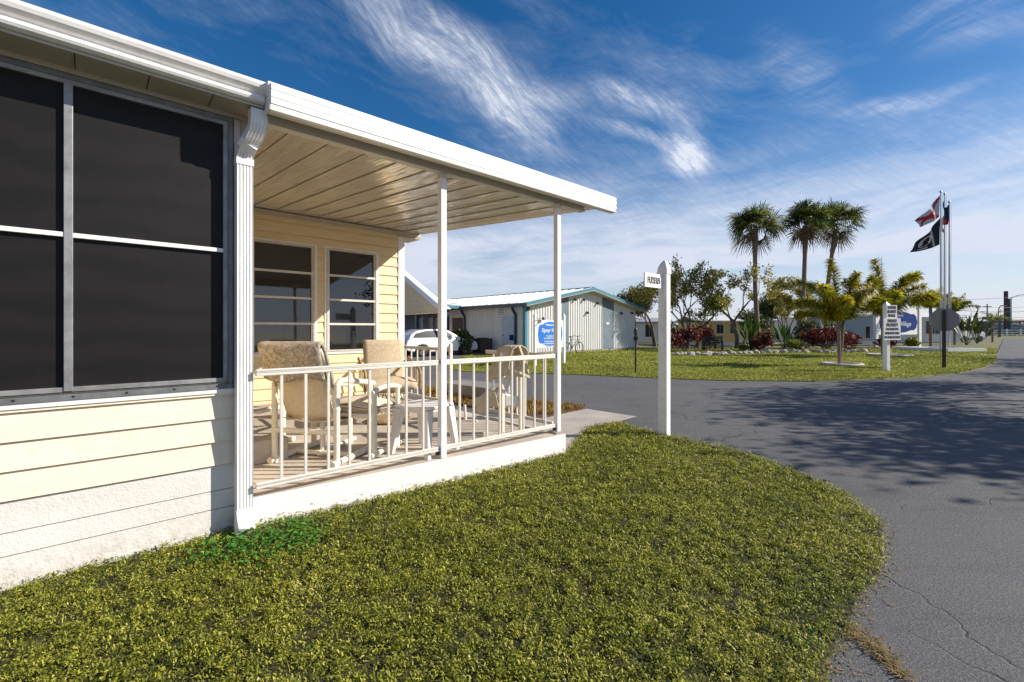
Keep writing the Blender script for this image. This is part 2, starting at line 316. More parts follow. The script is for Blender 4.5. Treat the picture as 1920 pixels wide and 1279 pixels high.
# ------------------------------------------------------------------ mesh helpers
class MB:
    def __init__(s): s.v = []; s.f = []; s.m = []; s.mats = []
    def mi(s, m):
        if m not in s.mats: s.mats.append(m)
        return s.mats.index(m)
    def poly(s, pts, m):
        i = len(s.v); s.v += [tuple(p) for p in pts]; s.f.append(tuple(range(i, i+len(pts)))); s.m.append(s.mi(m)); return s
    def box(s, a, b, m, M=None):
        x0, y0, z0 = a; x1, y1, z1 = b
        P = [(x0,y0,z0),(x1,y0,z0),(x1,y1,z0),(x0,y1,z0),(x0,y0,z1),(x1,y0,z1),(x1,y1,z1),(x0,y1,z1)]
        if M: P = [tuple(M @ Vector(p)) for p in P]
        i = len(s.v); s.v += P; k = s.mi(m)
        for f in ((0,3,2,1),(4,5,6,7),(0,1,5,4),(1,2,6,5),(2,3,7,6),(3,0,4,7)): s.f.append(tuple(i+q for q in f)); s.m.append(k)
        return s
    def prism(s, pts, h0, h1, m, axis=2, cap=None):
        """polygon pts extruded along axis (0=x,1=y,2=z)"""
        def mk(p, h): return (h, p[0], p[1]) if axis == 0 else ((p[0], h, p[1]) if axis == 1 else (p[0], p[1], h))
        n = len(pts); i = len(s.v); s.v += [mk(p, h0) for p in pts]+[mk(p, h1) for p in pts]; k = s.mi(m); kc = s.mi(cap) if cap else k
        s.f.append(tuple(range(i+n-1, i-1, -1))); s.m.append(kc); s.f.append(tuple(range(i+n, i+2*n))); s.m.append(kc)
        for q in range(n): r = (q+1) % n; s.f.append((i+q, i+r, i+n+r, i+n+q)); s.m.append(k)
        return s
    def tube(s, path, r, m, seg=8, caps=True):
        path = [Vector(p) for p in path]; rs = r if isinstance(r, (list, tuple)) else [r]*len(path); k = s.mi(m); i0 = len(s.v)
        d0 = (path[1]-path[0]).normalized(); ref = Vector((0,0,1)) if abs(d0.z) < .9 else Vector((1,0,0)); u = d0.cross(ref).normalized()
        for j, p in enumerate(path):
            d = (path[min(j+1, len(path)-1)]-path[max(j-1, 0)])
            d = d.normalized() if d.length > 1e-9 else d0
            u = (u-d*u.dot(d)); u = u.normalized() if u.length > 1e-6 else d.orthogonal().normalized(); v = d.cross(u)
            for q in range(seg):
                a = 2*PI*q/seg; s.v.append(tuple(p+(u*math.cos(a)+v*math.sin(a))*rs[j]))
        for j in range(len(path)-1):
            for q in range(seg):
                r2 = (q+1) % seg; s.f.append((i0+j*seg+q, i0+j*seg+r2, i0+(j+1)*seg+r2, i0+(j+1)*seg+q)); s.m.append(k)
        if caps:
            s.f.append(tuple(i0+q for q in range(seg-1, -1, -1))); s.m.append(k); e = i0+(len(path)-1)*seg; s.f.append(tuple(e+q for q in range(seg))); s.m.append(k)
        return s
    def sq(s, path, hw, hh, m, up=(0,0,1)):
        """rectangular bar along straight segments"""
        k = s.mi(m); path = [Vector(p) for p in path]; i0 = len(s.v); up = Vector(up)
        for j, p in enumerate(path):
            d = (path[min(j+1, len(path)-1)]-path[max(j-1, 0)]).normalized(); u = d.cross(up).normalized(); v = u.cross(d).normalized()
            for a, b in ((-1,-1),(1,-1),(1,1),(-1,1)): s.v.append(tuple(p+u*hw*a+v*hh*b))
        for j in range(len(path)-1):
            for q in range(4): r2 = (q+1) % 4; s.f.append((i0+j*4+q, i0+j*4+r2, i0+j*4+4+r2, i0+j*4+4+q)); s.m.append(k)
        s.f.append((i0+3, i0+2, i0+1, i0)); s.m.append(k); e = i0+(len(path)-1)*4; s.f.append((e, e+1, e+2, e+3)); s.m.append(k)
        return s
    def lathe(s, prof, m, seg=16, c=(0,0,0)):
        k = s.mi(m); i0 = len(s.v)
        for r, z in prof:
            for q in range(seg): a = 2*PI*q/seg; s.v.append((c[0]+r*math.cos(a), c[1]+r*math.sin(a), c[2]+z))
        for j in range(len(prof)-1):
            for q in range(seg): r2 = (q+1) % seg; s.f.append((i0+j*seg+q, i0+j*seg+r2, i0+(j+1)*seg+r2, i0+(j+1)*seg+q)); s.m.append(k)
        s.f.append(tuple(i0+q for q in range(seg-1,-1,-1))); s.m.append(k); e = i0+(len(prof)-1)*seg; s.f.append(tuple(e+q for q in range(seg))); s.m.append(k)
        return s
    def grid(s, fn, nu, nv, m, thick=0):
        k = s.mi(m) if not callable(m) or isinstance(m, bpy.types.Material) else None; i0 = len(s.v)
        for j in range(nv+1):
            for i in range(nu+1): s.v.append(tuple(fn(i/nu, j/nv)))
        for j in range(nv):
            for i in range(nu):
                a = i0+j*(nu+1)+i; s.f.append((a, a+1, a+nu+2, a+nu+1)); s.m.append(k if k is not None else s.mi(m(i/nu, j/nv)))
        return s
    def build(s, name, parent=None, smooth=False, bevel=0, solid=0, loc=None, rotz=None):
        me = bpy.data.meshes.new(name); me.from_pydata(s.v, [], s.f); me.update()
        for m in s.mats: me.materials.append(m)
        me.polygons.foreach_set('material_index', s.m)
        if smooth: me.polygons.foreach_set('use_smooth', [True]*len(s.f))
        o = bpy.data.objects.new(name, me); COL.objects.link(o)
        if parent: o.parent = parent
        if loc: o.location = loc
        if rotz is not None: o.rotation_euler[2] = rotz
        if solid: md = o.modifiers.new('t', 'SOLIDIFY'); md.thickness = solid; md.offset = 0
        if bevel: md = o.modifiers.new('b', 'BEVEL'); md.width = bevel; md.segments = 2; md.limit_method = 'ANGLE'
        if smooth and not solid and len(s.f) < 20000:
            try: me.set_sharp_from_angle(angle=math.radians(50))
            except Exception: pass
        return o
def quads(name, V, m, parent=None, smooth=False):
    """V: (N,k,3) strips of k/2 pairs -> quads"""
    N, k, _ = V.shape; nf = k//2-1
    me = bpy.data.meshes.new(name); me.vertices.add(N*k); me.vertices.foreach_set('co', V.reshape(-1).astype(np.float32))
    base = np.arange(N)[:, None]*k
    fs = np.concatenate([np.stack([base[:, 0]+2*j, base[:, 0]+2*j+1, base[:, 0]+2*j+3, base[:, 0]+2*j+2], 1)[:, None] for j in range(nf)], 1).reshape(-1, 4)
    me.loops.add(fs.size); me.loops.foreach_set('vertex_index', fs.reshape(-1).astype(np.int32))
    me.polygons.add(len(fs)); me.polygons.foreach_set('loop_start', np.arange(len(fs), dtype=np.int32)*4)
    me.update(calc_edges=True)
    me.materials.append(m)
    if smooth: me.polygons.foreach_set('use_smooth', np.ones(len(fs), bool))
    o = bpy.data.objects.new(name, me); COL.objects.link(o)
    if parent: o.parent = parent
    return o
def tag(o, label=None, cat=None, group=None, kind=None):
    if label: o['label'] = label
    if cat: o['category'] = cat
    if group: o['group'] = group
    if kind: o['kind'] = kind
    return o
def thing(name, loc, rotz=0, label=None, cat=None, group=None):
    o = bpy.data.objects.new(name, None); o.empty_display_size = .2; COL.objects.link(o); o.location = loc; o.rotation_euler[2] = rotz
    return tag(o, label, cat, group)
def copy_tree(o, parent=None):
    c = o.copy(); COL.objects.link(c)
    if parent: c.parent = parent
    for ch in o.children: copy_tree(ch, c)
    return c
def G(px, py, z=0):
    D = F*(CH-z)/(py-HY); return Vector(((px-960)/F*D, D, z))
def at(px, D, z=0): return Vector(((px-960)/F*D, D, z))
def text(body, size, m, parent, loc, rot, name='lettering', shear=0, extrude=.004, align='CENTER', sx=1, bold=0):
    cu = bpy.data.curves.new('t', 'FONT'); cu.body = body; cu.size = size; cu.shear = shear; cu.extrude = extrude; cu.align_x = align; cu.align_y = 'CENTER'; cu.offset = bold
    cu.resolution_u = 3
    tmp = bpy.data.objects.new('t', cu); COL.objects.link(tmp); dg = bpy.context.evaluated_depsgraph_get(); me = bpy.data.meshes.new_from_object(tmp.evaluated_get(dg)); bpy.data.objects.remove(tmp)
    me.materials.clear(); me.materials.append(m)
    o = bpy.data.objects.new(name, me); COL.objects.link(o); o.parent = parent; o.location = loc; o.rotation_euler = rot; o.scale = (sx, 1, 1)
    return o

TH = math.radians(42.7605)               # the house line runs 42.8 degrees left of the road axis
Dv = Vector((.7342, .6789, 0)); Nv = Vector((.6789, -.7342, 0))
OX = Vector((-1.699, 3.013, 0))
def U(u, v, z=0): return OX+Dv*u+Nv*v+Vector((0,0,z))

# ================================================================== SETTING
def sheet(name, pts, z, m, label=None):
    b = MB(); b.poly([(p[0], p[1], z) for p in pts], m); o = b.build(name); tag(o, label, kind='structure'); return o
sheet('ground', [(-900,-300),(900,-300),(900,1500),(-900,1500)], -.05, DRYG, 'dull dry ground reaching the horizon')
def smooth_poly(pts, n=6):
    out = []; N = len(pts)
    for i in range(N):
        p0, p1, p2, p3 = [Vector(pts[(i+k-1) % N][:2]) for k in range(4)]
        for j in range(n):
            t = j/n; out.append(.5*((2*p1)+(p2-p0)*t+(2*p0-5*p1+4*p2-p3)*t*t+(3*p1-p0-3*p2+p3)*t**3))
    return [(q.x, q.y) for q in out]
c0 = Vector((27.5, 26.0, 0)); c1 = c0+Dv*62
road_pts = [(-60,-14),(60,-14),(60,14),(c1+Nv*14)[:2],c1[:2],c0[:2],(20,21.5),(-.5,21.5),(-.5,23.3),(-2.6,25.6),(-14,38),(-60,38)]
sheet('road', road_pts, 0, ASPH, 'dark cracked asphalt roadway curving past the lawns')
near_edge = [(.66,5.78),(1.0,6.06),(1.43,6.46),(1.66,6.1),(1.89,5.70),(2.47,4.83),(2.64,3.99),(2.57,3.34),(2.36,2.92),(2.0,2.53),(1.6,2.15),(1.25,1.84),(1.05,1.5),(.9,.9),(.7,0),(.4,-3)]
near_poly = near_edge+[(-9,-3),(-9,-4.5)]
wl = U(-8, -.06); sm_ = smooth_poly(near_edge, 5)[5:(len(near_edge)-2)*5]; near_edge = [(x+.018*math.sin(9*i), y+.018*math.cos(7*i)) for i, (x, y) in enumerate(sm_)]+[(.4,-3)]
near_poly = near_edge+[(-6,-3), wl[:2], U(-.05,-.06)[:2], U(0,.0)[:2], U(2.9,.2)[:2]]
far_poly = [(-2.2,15.6),(-1.52,14.48),(0,13.95),(1.6,13.6),(3.4,12.71),(5.35,11.9),(7.74,11.67),(10.94,12.6),(13.62,13.95),(16.35,15.89),(20.5,19.4),(28.4,26.9),(34,32.2),(24,32.5),(8.6,31.6),(.6,24.0),(-2.4,22.88),(-2.3,18)]
def lawn_sheet(name, pts, z, m, label, depth=.07):
    b = MB(); b.prism(pts, z-depth, z, m); o = b.build(name); tag(o, label, kind='structure'); return o
lawn_sheet('lawn', near_poly, .018, SOIL, 'lawn bed in front of the porch')
lawn_sheet('lawn', far_poly, .02, LAWNFAR, 'wide lawn island across the road')
sheet('path', [U(2.9,.2)[:2], (1.43,6.46), (1.9,6.95), (1.24,7.63), U(4.0,-1.35)[:2], U(3.4,-2.4)[:2], U(2.9,-4.0)[:2]], .012, CONC, 'pale concrete walk beside the porch slab')
bedp = [U(4.0,-1.30)[:2], (1.24,7.68), (.6,8.25), (-.9,9.6), (-2.0,10.4), (-1.75,9.0), (-.5,7.6)]
lawn_sheet('planting_bed', bedp, .03, MULCH, 'bed of dry ground cover behind the porch')

def inside(P, poly):
    x, y = P[:, 0], P[:, 1]; c = np.zeros(len(P), bool); n = len(poly)
    for i in range(n):
        x0, y0 = poly[i][0], poly[i][1]; x1, y1 = poly[(i+1) % n][0], poly[(i+1) % n][1]
        if y0 == y1: continue
        c ^= ((y0 > y) != (y1 > y)) & (x < (x1-x0)*(y-y0)/(y1-y0)+x0)
    return c
rs = np.random.RandomState(4)
def blades(name, poly, xr, yr, dens, wid, ln, m, z0=.015, lean=(.3,1.2), vis=True, frac=None, clump=0, jit=.0):
    area = (xr[1]-xr[0])*(yr[1]-yr[0]); N = int(area*dens)
    P = np.stack([rs.uniform(*xr, N), rs.uniform(*yr, N)], 1)
    if clump:
        K = int(area*clump)+1; C = np.stack([rs.uniform(*xr, K), rs.uniform(*yr, K)], 1)
        P = C[rs.randint(0, K, N)]+rs.normal(0, .028, (N, 2))
    Q = P+rs.uniform(-jit, jit, P.shape) if jit else P
    k = inside(Q, poly)
    if vis: k &= (np.abs(P[:, 0]) < P[:, 1]*1.16+.35) & (P[:, 1] > 1.35)
    if frac is not None: k &= frac(P) > rs.uniform(0, 1, N)
    P = P[k]; N = len(P)
    a = rs.uniform(0, 2*PI, N); le = rs.uniform(*lean, N); L = rs.uniform(*ln, N); W = rs.uniform(*wid, N)
    dx, dy = np.cos(a), np.sin(a); tx, ty = -dy, dx
    tw = rs.uniform(-.6, .6, N)
    base = np.stack([P[:, 0], P[:, 1], np.full(N, z0)], 1)
    mid = base+np.stack([dx*np.sin(le*.6)*L*.5, dy*np.sin(le*.6)*L*.5, np.cos(le*.6)*L*.5], 1)
    tip = mid+np.stack([dx*np.sin(le*1.25)*L*.5, dy*np.sin(le*1.25)*L*.5, np.cos(le*1.25)*L*.5], 1)
    side = np.stack([tx, ty, tw], 1)*W[:, None]*.5
    return np.stack([base-side*.6, base+side*.6, mid-side, mid+side, tip-side*.25, tip+side*.25], 1)
GRASS = leafmat('near_grass_blades', [(0,(.020,.026,.005)),(.20,(.085,.105,.012)),(.42,(.20,.235,.025)),(.66,(.41,.42,.045)),(.87,(.66,.61,.10)),(1,(.76,.66,.40))], .5, .38, patch=(1.6,.26))
def shards(poly, xr, yr, dens, size, hz):
    """short broad leaf pieces at all angles, gathered in tufts"""
    area = (xr[1]-xr[0])*(yr[1]-yr[0]); N = int(area*dens); K = int(area*640)
    C = np.stack([rs.uniform(*xr, K), rs.uniform(*yr, K)], 1); ch = rs.uniform(.35, 1.2, K); ki = rs.randint(0, K, N); loose = rs.uniform(0, 1, N) < .16
    P = C[ki]+rs.normal(0, .0165, (N, 2)); P[loose] = np.stack([rs.uniform(*xr, loose.sum()), rs.uniform(*yr, loose.sum())], 1)
    k = inside(P+rs.uniform(-.05,.05,P.shape), poly) & (np.abs(P[:, 0]) < P[:, 1]*1.16+.35) & (P[:, 1] > 1.35); P = P[k]; N = len(P)
    z = .018+hz*(rs.uniform(0, 1, N)**.7)*np.where(loose[k], .6, ch[ki[k]]); a = rs.uniform(0, 2*PI, N); e = rs.uniform(-.25, 1.15, N); L = rs.uniform(*size, N); W = L*rs.uniform(.26, .46, N)
    d = np.stack([np.cos(a)*np.cos(e), np.sin(a)*np.cos(e), np.sin(e)], 1); t = np.stack([-np.sin(a), np.cos(a), rs.uniform(-.7, .7, N)], 1); c = np.stack([P[:, 0], P[:, 1], z], 1)
    t *= W[:, None]*.5; d *= L[:, None]*.5
    return np.stack([c-d-t*.6, c-d+t*.6, c-t+[0,0,.002], c+t+[0,0,.002], c+d-t*.2, c+d+t*.2], 1)
S = [shards(near_poly, (-4.2,2.8), (1.3,2.6), 26000, (.008,.0175), .044),
     shards(near_poly, (-4.2,2.8), (2.6,3.6), 19000, (.009,.020), .044),
     shards(near_poly, (-3.0,2.9), (3.6,5.0), 13000, (.011,.024), .044),
     shards(near_poly, (-1.5,2.7), (5.0,6.6), 9000, (.013,.029), .044),
     blades('g', near_poly, (-4.2,2.8), (1.3,3.2), 500, (.002,.004), (.03,.065), GRASS, lean=(.4,1.4)),
     blades('g', near_poly, (-3,2.8), (3.2,6.6), 700, (.003,.006), (.03,.065), GRASS, lean=(.4,1.4))]
o = quads('grass', np.concatenate(S), GRASS); tag(o, 'olive yellow broad bladed grass on the lawn by the porch', 'grass', kind='stuff')
CLOV = leafmat('clover_leaves', [(0,(.02,.08,.008)),(.5,(.05,.21,.018)),(.85,(.12,.34,.03)),(1,(.25,.32,.05))], .45, .3)
cl = [G(*p) for p in [(350,1082),(430,1050),(500,1062),(560,1040),(610,1015),(590,985),(520,1000),(420,1020),(345,1062)]]
def leafpatch(poly, dens, size, hz):
    xs = [p[0] for p in poly]; ys = [p[1] for p in poly]; N = int((max(xs)-min(xs))*(max(ys)-min(ys))*dens)
    P = np.stack([rs.uniform(min(xs), max(xs), N), rs.uniform(min(ys), max(ys), N)], 1); P = P[inside(P+rs.normal(0, .09, P.shape), poly)]; N = len(P)
    c = np.stack([P[:, 0], P[:, 1], rs.uniform(*hz, N)], 1); a = rs.uniform(0, 2*PI, N); s_ = rs.uniform(*size, N)
    t = rs.uniform(-.5, .5, (N, 2)); ax = np.stack([np.cos(a), np.sin(a), t[:, 0]], 1)*s_[:, None]; ay = np.stack([-np.sin(a), np.cos(a), t[:, 1]], 1)*s_[:, None]*.7
    return np.stack([c-ax, c-ax*.2-ay, c-ax*.2+ay, c+ax], 1)[:, [1, 0, 3, 2]]
V = leafpatch([(p.x, p.y) for p in cl], 5200, (.007,.019), (.035,.085))
V2 = leafpatch([(-1.25+.1*math.cos(a)*2, 2.95+.15*math.sin(a)*2) for a in np.linspace(0, 6, 9)], 800, (.006,.012), (.04,.08))
V3 = leafpatch([(p.x, p.y) for p in [G(1480,1205),G(1525,1190),G(1540,1215),G(1500,1232)]], 6000, (.006,.012), (.03,.07))
o = quads('weeds', np.concatenate([V, V2, V3]), CLOV); tag(o, 'bright green leafy weed patch near the downspout foot', 'weeds', kind='stuff')
FG = leafmat('far_grass_blades', [(0,(.07,.08,.012)),(.35,(.21,.235,.03)),(.7,(.42,.43,.06)),(1,(.56,.50,.15))], .6, .3, patch=(.5,.4))
S = [blades('g', far_poly, (-3,17), (11.5,16), 900, (.012,.022), (.03,.07), FG, lean=(.2,1.2), z0=.015),
     blades('g', far_poly, (-3,24), (16,24), 330, (.02,.035), (.035,.08), FG, lean=(.2,1.2), z0=.015),
     blades('g', far_poly, (-3,34), (24,32.5), 130, (.03,.05), (.04,.09), FG, lean=(.2,1.2), z0=.015)]
o = quads('grass', np.concatenate(S), FG); tag(o, 'yellow green mown grass of the island across the road', 'grass', kind='stuff')
OG = leafmat('orange_groundcover', [(0,(.10,.05,.01)),(.4,(.28,.15,.03)),(.75,(.48,.28,.06)),(1,(.30,.30,.06))], .7, .3)
V = blades('g', bedp, (-2.2,1.4), (7.0,10.5), 1500, (.008,.016), (.04,.10), OG, z0=.025)
o = quads('ground_cover', V, OG); tag(o, 'orange brown dry ground cover in the bed past the porch', 'ground cover', kind='stuff')
mb_pts = [G(*p) for p in [(1255,664),(1300,667),(1400,664),(1480,662),(1560,662),(1640,660),(1700,658),(1700,652),(1560,652),(1400,653),(1255,655)]]
lawn_sheet('mulch_bed', [(p.x, p.y) for p in mb_pts], .035, MULCH, 'brown mulch bed under the trees')
# thin ribbon of dead grass creeping over the asphalt
RG = leafmat('straw_runner', [(0,(.10,.09,.03)),(.6,(.28,.22,.09)),(1,(.40,.22,.12))], .8, .2)
pth = [G(*p) for p in [(1555,1170),(1600,1185),(1640,1215),(1665,1240),(1700,1275)]]
V = []
for i in range(520):
    t = random.Random(i); s_ = t.random(); k = min(int(s_*4), 3); f = s_*4-k; p = pth[k].lerp(pth[k+1], f); a = t.random()*6.28; L = .02+.03*t.random(); wdt = .02+.05*(1-s_)
    c = Vector((p.x+t.gauss(0, wdt*.5), p.y+t.gauss(0, wdt*.5), .006)); d = Vector((math.cos(a), math.sin(a), .35*t.random()))*L; n = Vector((-math.sin(a), math.cos(a), 0))*.0022
    V.append([c-n, c+n, c+d-n*.5, c+d+n*.5])
ed = near_edge[:-1]
for i in range(1500):
    t = random.Random(9000+i); k = t.randrange(len(ed)-1); f = t.random(); x = ed[k][0]*(1-f)+ed[k+1][0]*f; y = ed[k][1]*(1-f)+ed[k+1][1]*f; dx_, dy_ = ed[k+1][0]-ed[k][0], ed[k+1][1]-ed[k][1]; q = math.hypot(dx_, dy_)+1e-6
    off = abs(t.gauss(0, .032))*(1.8 if math.sin(k*1.7) > .4 else 1); c = Vector((x-dy_/q*off, y+dx_/q*off, .004+.004*t.random())); a = t.random()*6.28; L = .008+.022*t.random()
    d = Vector((math.cos(a), math.sin(a), .25*t.random()))*L; n = Vector((-math.sin(a), math.cos(a), 0))*(.0015+.002*t.random()); V.append([c-n, c+n, c+d-n*.5, c+d+n*.5])
o = quads('dead_grass', np.array([[list(q) for q in r] for r in V]), RG); tag(o, 'straw runner of dead grass spreading over the asphalt edge', 'dead grass', kind='stuff')

# ================================================================== HOUSE
house = thing('manufactured_home', (OX.x, OX.y, 0), TH, 'cream sided home with big dark screened window and recessed porch wall', 'house')
def siding(b, u0, u1, z0, z1, zb, ex, wp, m, out=-1, axis='u'):
    k = math.floor((z0-zb)/ex+1e-6)
    while zb+k*ex < z1-1e-4:
        a = max(z0, zb+k*ex); c = min(z1, zb+(k+1)*ex); o1 = .022-.017*(a-(zb+k*ex))/ex; o2 = .022-.017*(c-(zb+k*ex))/ex
        P = lambda u, o_, z: (u, wp+out*o_, z) if axis == 'u' else (wp+out*o_, u, z)
        b.poly([P(u0, o1, a), P(u1, o1, a), P(u1, o2, c), P(u0, o2, c)], m)
        b.poly([P(u0, o1-.003, a), P(u1, o1-.003, a), P(u1, o1, a), P(u0, o1, a)], m); b.poly([P(u0, o1-.003, a), P(u1, o1-.003, a), P(u1, o2-.003, c), P(u0, o2-.003, c)], m)
        if a > zb+k*ex-1e-6: pass
        k += 1
# --- front room, lower siding and block base
UL = -7.0
b = MB(); siding(b, UL, -.03, .465, .93, .465, .148, .08, CREAM); b.box((UL,.082,.42),(-.03,.20,2.86), CREAM); b.box((UL,.05,.925),(-.03,.081,.95), WHITE)
b.build('siding_wall', house)
b = MB()
for (za, zb_) in ((0,.178),(.184,.296),(.302,.46)): b.box((UL,.074,za),(-.02,.19,zb_), BLOCK)
b.box((UL,.082,.05),(-.021,.19,.45), mat('mortar', (.30,.27,.25), .9)); o = b.build('foundation_wall', house)
def winframe(b, u0, u1, z0, z1, w0, w1, t, m, tb=None):
    tb = tb or t
    b.box((u0,w0,z0),(u1,w1,z0+tb), m); b.box((u0,w0,z1-t),(u1,w1,z1), m); b.box((u0,w0,z0+tb),(u0+t,w1,z1-t), m); b.box((u1-t,w0,z0+tb),(u1,w1,z1-t), m)
win = thing('window', (0,0,0)); win.parent = house; win.location = (0,0,0)
b = MB(); winframe(b, UL, -.105, .95, 2.699, .045, .078, .028, GREYF, .032); winframe(b, UL+.03, -.134, .995, 2.672, .052, .078, .026, ALU2)
b.build('window_frame', win, bevel=.002)
b = MB()
for u in (-.875, -2.3, -3.8, -5.3): b.box((u-.018,.046,1.0),(u+.018,.0765,2.647), ALU2)
b.box((UL+.05,.05,1.825),(-.16,.0755,1.85), WHITE)
b.build('mullion', win, bevel=.002)
b = MB(); b.poly([(UL,.074,.99),(-.14,.074,.99),(-.14,.074,2.662),(UL,.074,2.662)], SCREEN); b.build('insect_screen', win)
for i in range(9): b = MB(); b.box((-.2-i*.22, .0425, .965),(-.19-i*.22, .0455, .975), DARK); b.build('screw', win)
# corner boards beside the window
b = MB(); b.box((-.100,.052,.46),(-.062,.0795,2.72), ALU); b.box((-.060,.040,.46),(-.018,.0785,2.72), SOFF); b.build('corner_board', house)
b = MB(); b.box((UL,.035,2.700),(-.0,.079,2.7275), SOFF); b.box((UL,-.165,2.728),(.018,.079,2.7415), SOFF)
for i in range(22): b.box((-.25-i*.3,-.163,2.7265),(-.246-i*.3,.033,2.7279), DARK)
b.build('soffit', house)
# gutter, K profile
prof = [(-.05,2.742),(-.14,2.742),(-.175,2.746),(-.196,2.756),(-.204,2.770),(-.197,2.784),(-.184,2.795),(-.182,2.803),(-.200,2.812),(-.222,2.830),(-.230,2.850),(-.230,2.868),(-.220,2.872),(-.05,2.868)]
b = MB(); b.prism([(p[0], p[1]) for p in prof], UL, .02, WHITE, axis=0); b.build('gutter', house)
b = MB(); b.prism([(-.19,2.869),(-.18,2.880),(4.2,3.22),(4.2,3.16),(-.05,2.870)], UL, .022, METALR, axis=0); b.build('roof', house)
# downspout with fluted face
def flute(uc, wc, z0, z1, wd, dp, m, n=5):
    pts = []; 
    for i in range(n):
        a = -wd/2+wd*i/n; s_ = wd/n
        pts += [(uc+a+s_*.08, wc-dp/2), (uc+a+s_*.38, wc-dp/2), (uc+a+s_*.46, wc-dp/2+.005), (uc+a+s_*.92, wc-dp/2+.005)]
    pts += [(uc+wd/2, wc-dp/2), (uc+wd/2, wc+dp/2), (uc-wd/2, wc+dp/2)]
    bb = MB(); bb.prism(pts, z0, z1, m); return bb
dsp = flute(-.055, .0, .15, 2.42, .094, .068, WHITE).build('downspout', house)
def flute_sweep(path, wd, dp, m, n=5):
    """fluted rectangular pipe bent along (u, w, z) points"""
    pr = []
    for i in range(n):
        a = -wd/2+wd*i/n; q = wd/n; pr += [(a+q*.08, -dp/2), (a+q*.38, -dp/2), (a+q*.46, -dp/2+.006), (a+q*.92, -dp/2+.006)]
    pr += [(wd/2, -dp/2), (wd/2, dp/2), (-wd/2, dp/2)]; bb = MB(); k = bb.mi(m); path = [Vector(p) for p in path]; N = len(pr)
    for j, p in enumerate(path):
        t = (path[min(j+1, len(path)-1)]-path[max(j-1, 0)]); t.x = 0; t.normalize(); yv = Vector((0, t.z, -t.y))
        for x, y in pr: bb.v.append(tuple(p+Vector((x,0,0))+yv*y))
    for j in range(len(path)-1):
        for q in range(N): r2 = (q+1) % N; bb.f.append((j*N+q, j*N+r2, (j+1)*N+r2, (j+1)*N+q)); bb.m.append(k)
    return bb
b = flute_sweep([(-.055,.0,2.41),(-.055,.0,2.445),(-.054,-.010,2.47),(-.045,-.045,2.51),(-.026,-.098,2.555),(-.014,-.125,2.59),(-.008,-.138,2.63),(-.006,-.140,2.67),(-.006,-.14,2.716)], .096, .070, WHITE)
b.build('elbow', dsp)
b = MB(); b.sq([(-.048,-.038,2.508),(-.036,-.070,2.532)], .052, .041, WHITE, up=(0,1,0)); b.box((-.105,-.037,2.39),(-.005,.037,2.43), WHITE); b.build('collar', dsp)
b = MB(); b.sq([(-.055,0,.16),(-.055,0,.13),(-.06,-.03,.085),(-.07,-.10,.05)], .048, .034, WHITE, up=(0,1,0)); b.box((-.104,-.036,.15),(-.006,.034,.175), WHITE); b.build('spout_shoe', dsp)
# --- side wall of the front room and recessed wall behind the porch
W1 = 4.1
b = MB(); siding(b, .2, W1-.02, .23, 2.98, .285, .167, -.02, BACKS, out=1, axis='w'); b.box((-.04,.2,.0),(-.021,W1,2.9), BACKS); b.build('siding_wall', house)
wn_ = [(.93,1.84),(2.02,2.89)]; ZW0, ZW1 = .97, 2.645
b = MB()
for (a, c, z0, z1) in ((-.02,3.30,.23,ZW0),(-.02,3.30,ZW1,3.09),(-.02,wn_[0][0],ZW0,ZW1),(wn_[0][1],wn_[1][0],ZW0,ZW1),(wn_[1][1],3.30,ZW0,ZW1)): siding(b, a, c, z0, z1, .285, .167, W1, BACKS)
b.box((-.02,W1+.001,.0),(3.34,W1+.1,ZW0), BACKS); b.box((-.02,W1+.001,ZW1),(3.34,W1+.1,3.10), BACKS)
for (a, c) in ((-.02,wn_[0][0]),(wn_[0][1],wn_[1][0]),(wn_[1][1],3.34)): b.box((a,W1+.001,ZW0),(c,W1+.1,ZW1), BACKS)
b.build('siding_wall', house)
b = MB(); b.box((3.30,W1-.03,.1),(3.42,W1+.1,3.05), WHITE); b.build('corner_board', house)
b = MB(); b.box((-.02,W1-.06,3.03),(3.75,W1-.018,3.095), SOFF); b.box((3.3,W1-.05,3.0),(3.74,W1+.4,3.03), SOFF); b.build('header_trim', house)
b = MB(); b.box((3.34,W1+.1,.0),(3.40,13,3.1), CREAM); b.box((-7,13,.0),(3.4,13.1,3.1), CREAM); b.prism([(W1-.1,3.20),(8.5,3.6),(13.3,3.2),(13.3,3.12),(W1-.1,3.12)], -7, 3.7, METALR, axis=0); b.build('rear_wing', house)
for i, (a, c) in enumerate(wn_):
    wo_ = thing('window', (0,0,0)); wo_.parent = house
    b = MB(); winframe(b, a, c, ZW0, ZW1, W1-.035, W1+.06, .03, ALU); winframe(b, a-.03, c+.03, ZW0-.035, ZW1+.03, W1-.028, W1-.002, .03, WHITE); b.build('window_frame', wo_, bevel=.002)
    b = MB()
    for z in (1.42,1.815,2.21): b.box((a+.03,W1-.03,z-.017),(c-.03,W1+.01,z+.017), RAILM)
    b.box((a+.03,W1-.02,ZW0+.03),(a+.05,W1+.03,ZW1-.03), RAILM); b.box((c-.05,W1-.02,ZW0+.03),(c-.03,W1+.03,ZW1-.03), RAILM)
    b.build('sash', wo_)
    b = MB()
    for k, (z0, z1) in enumerate(((1.0,1.41),(1.43,1.8),(1.83,2.2),(2.22,2.62))): b.poly([(a+.03,W1+.012,z0),(c-.03,W1+.012,z0),(c-.03,W1+.018+.004*k,z1),(a+.03,W1+.018+.004*k,z1)], GLASS)
    b.build('glass', wo_)
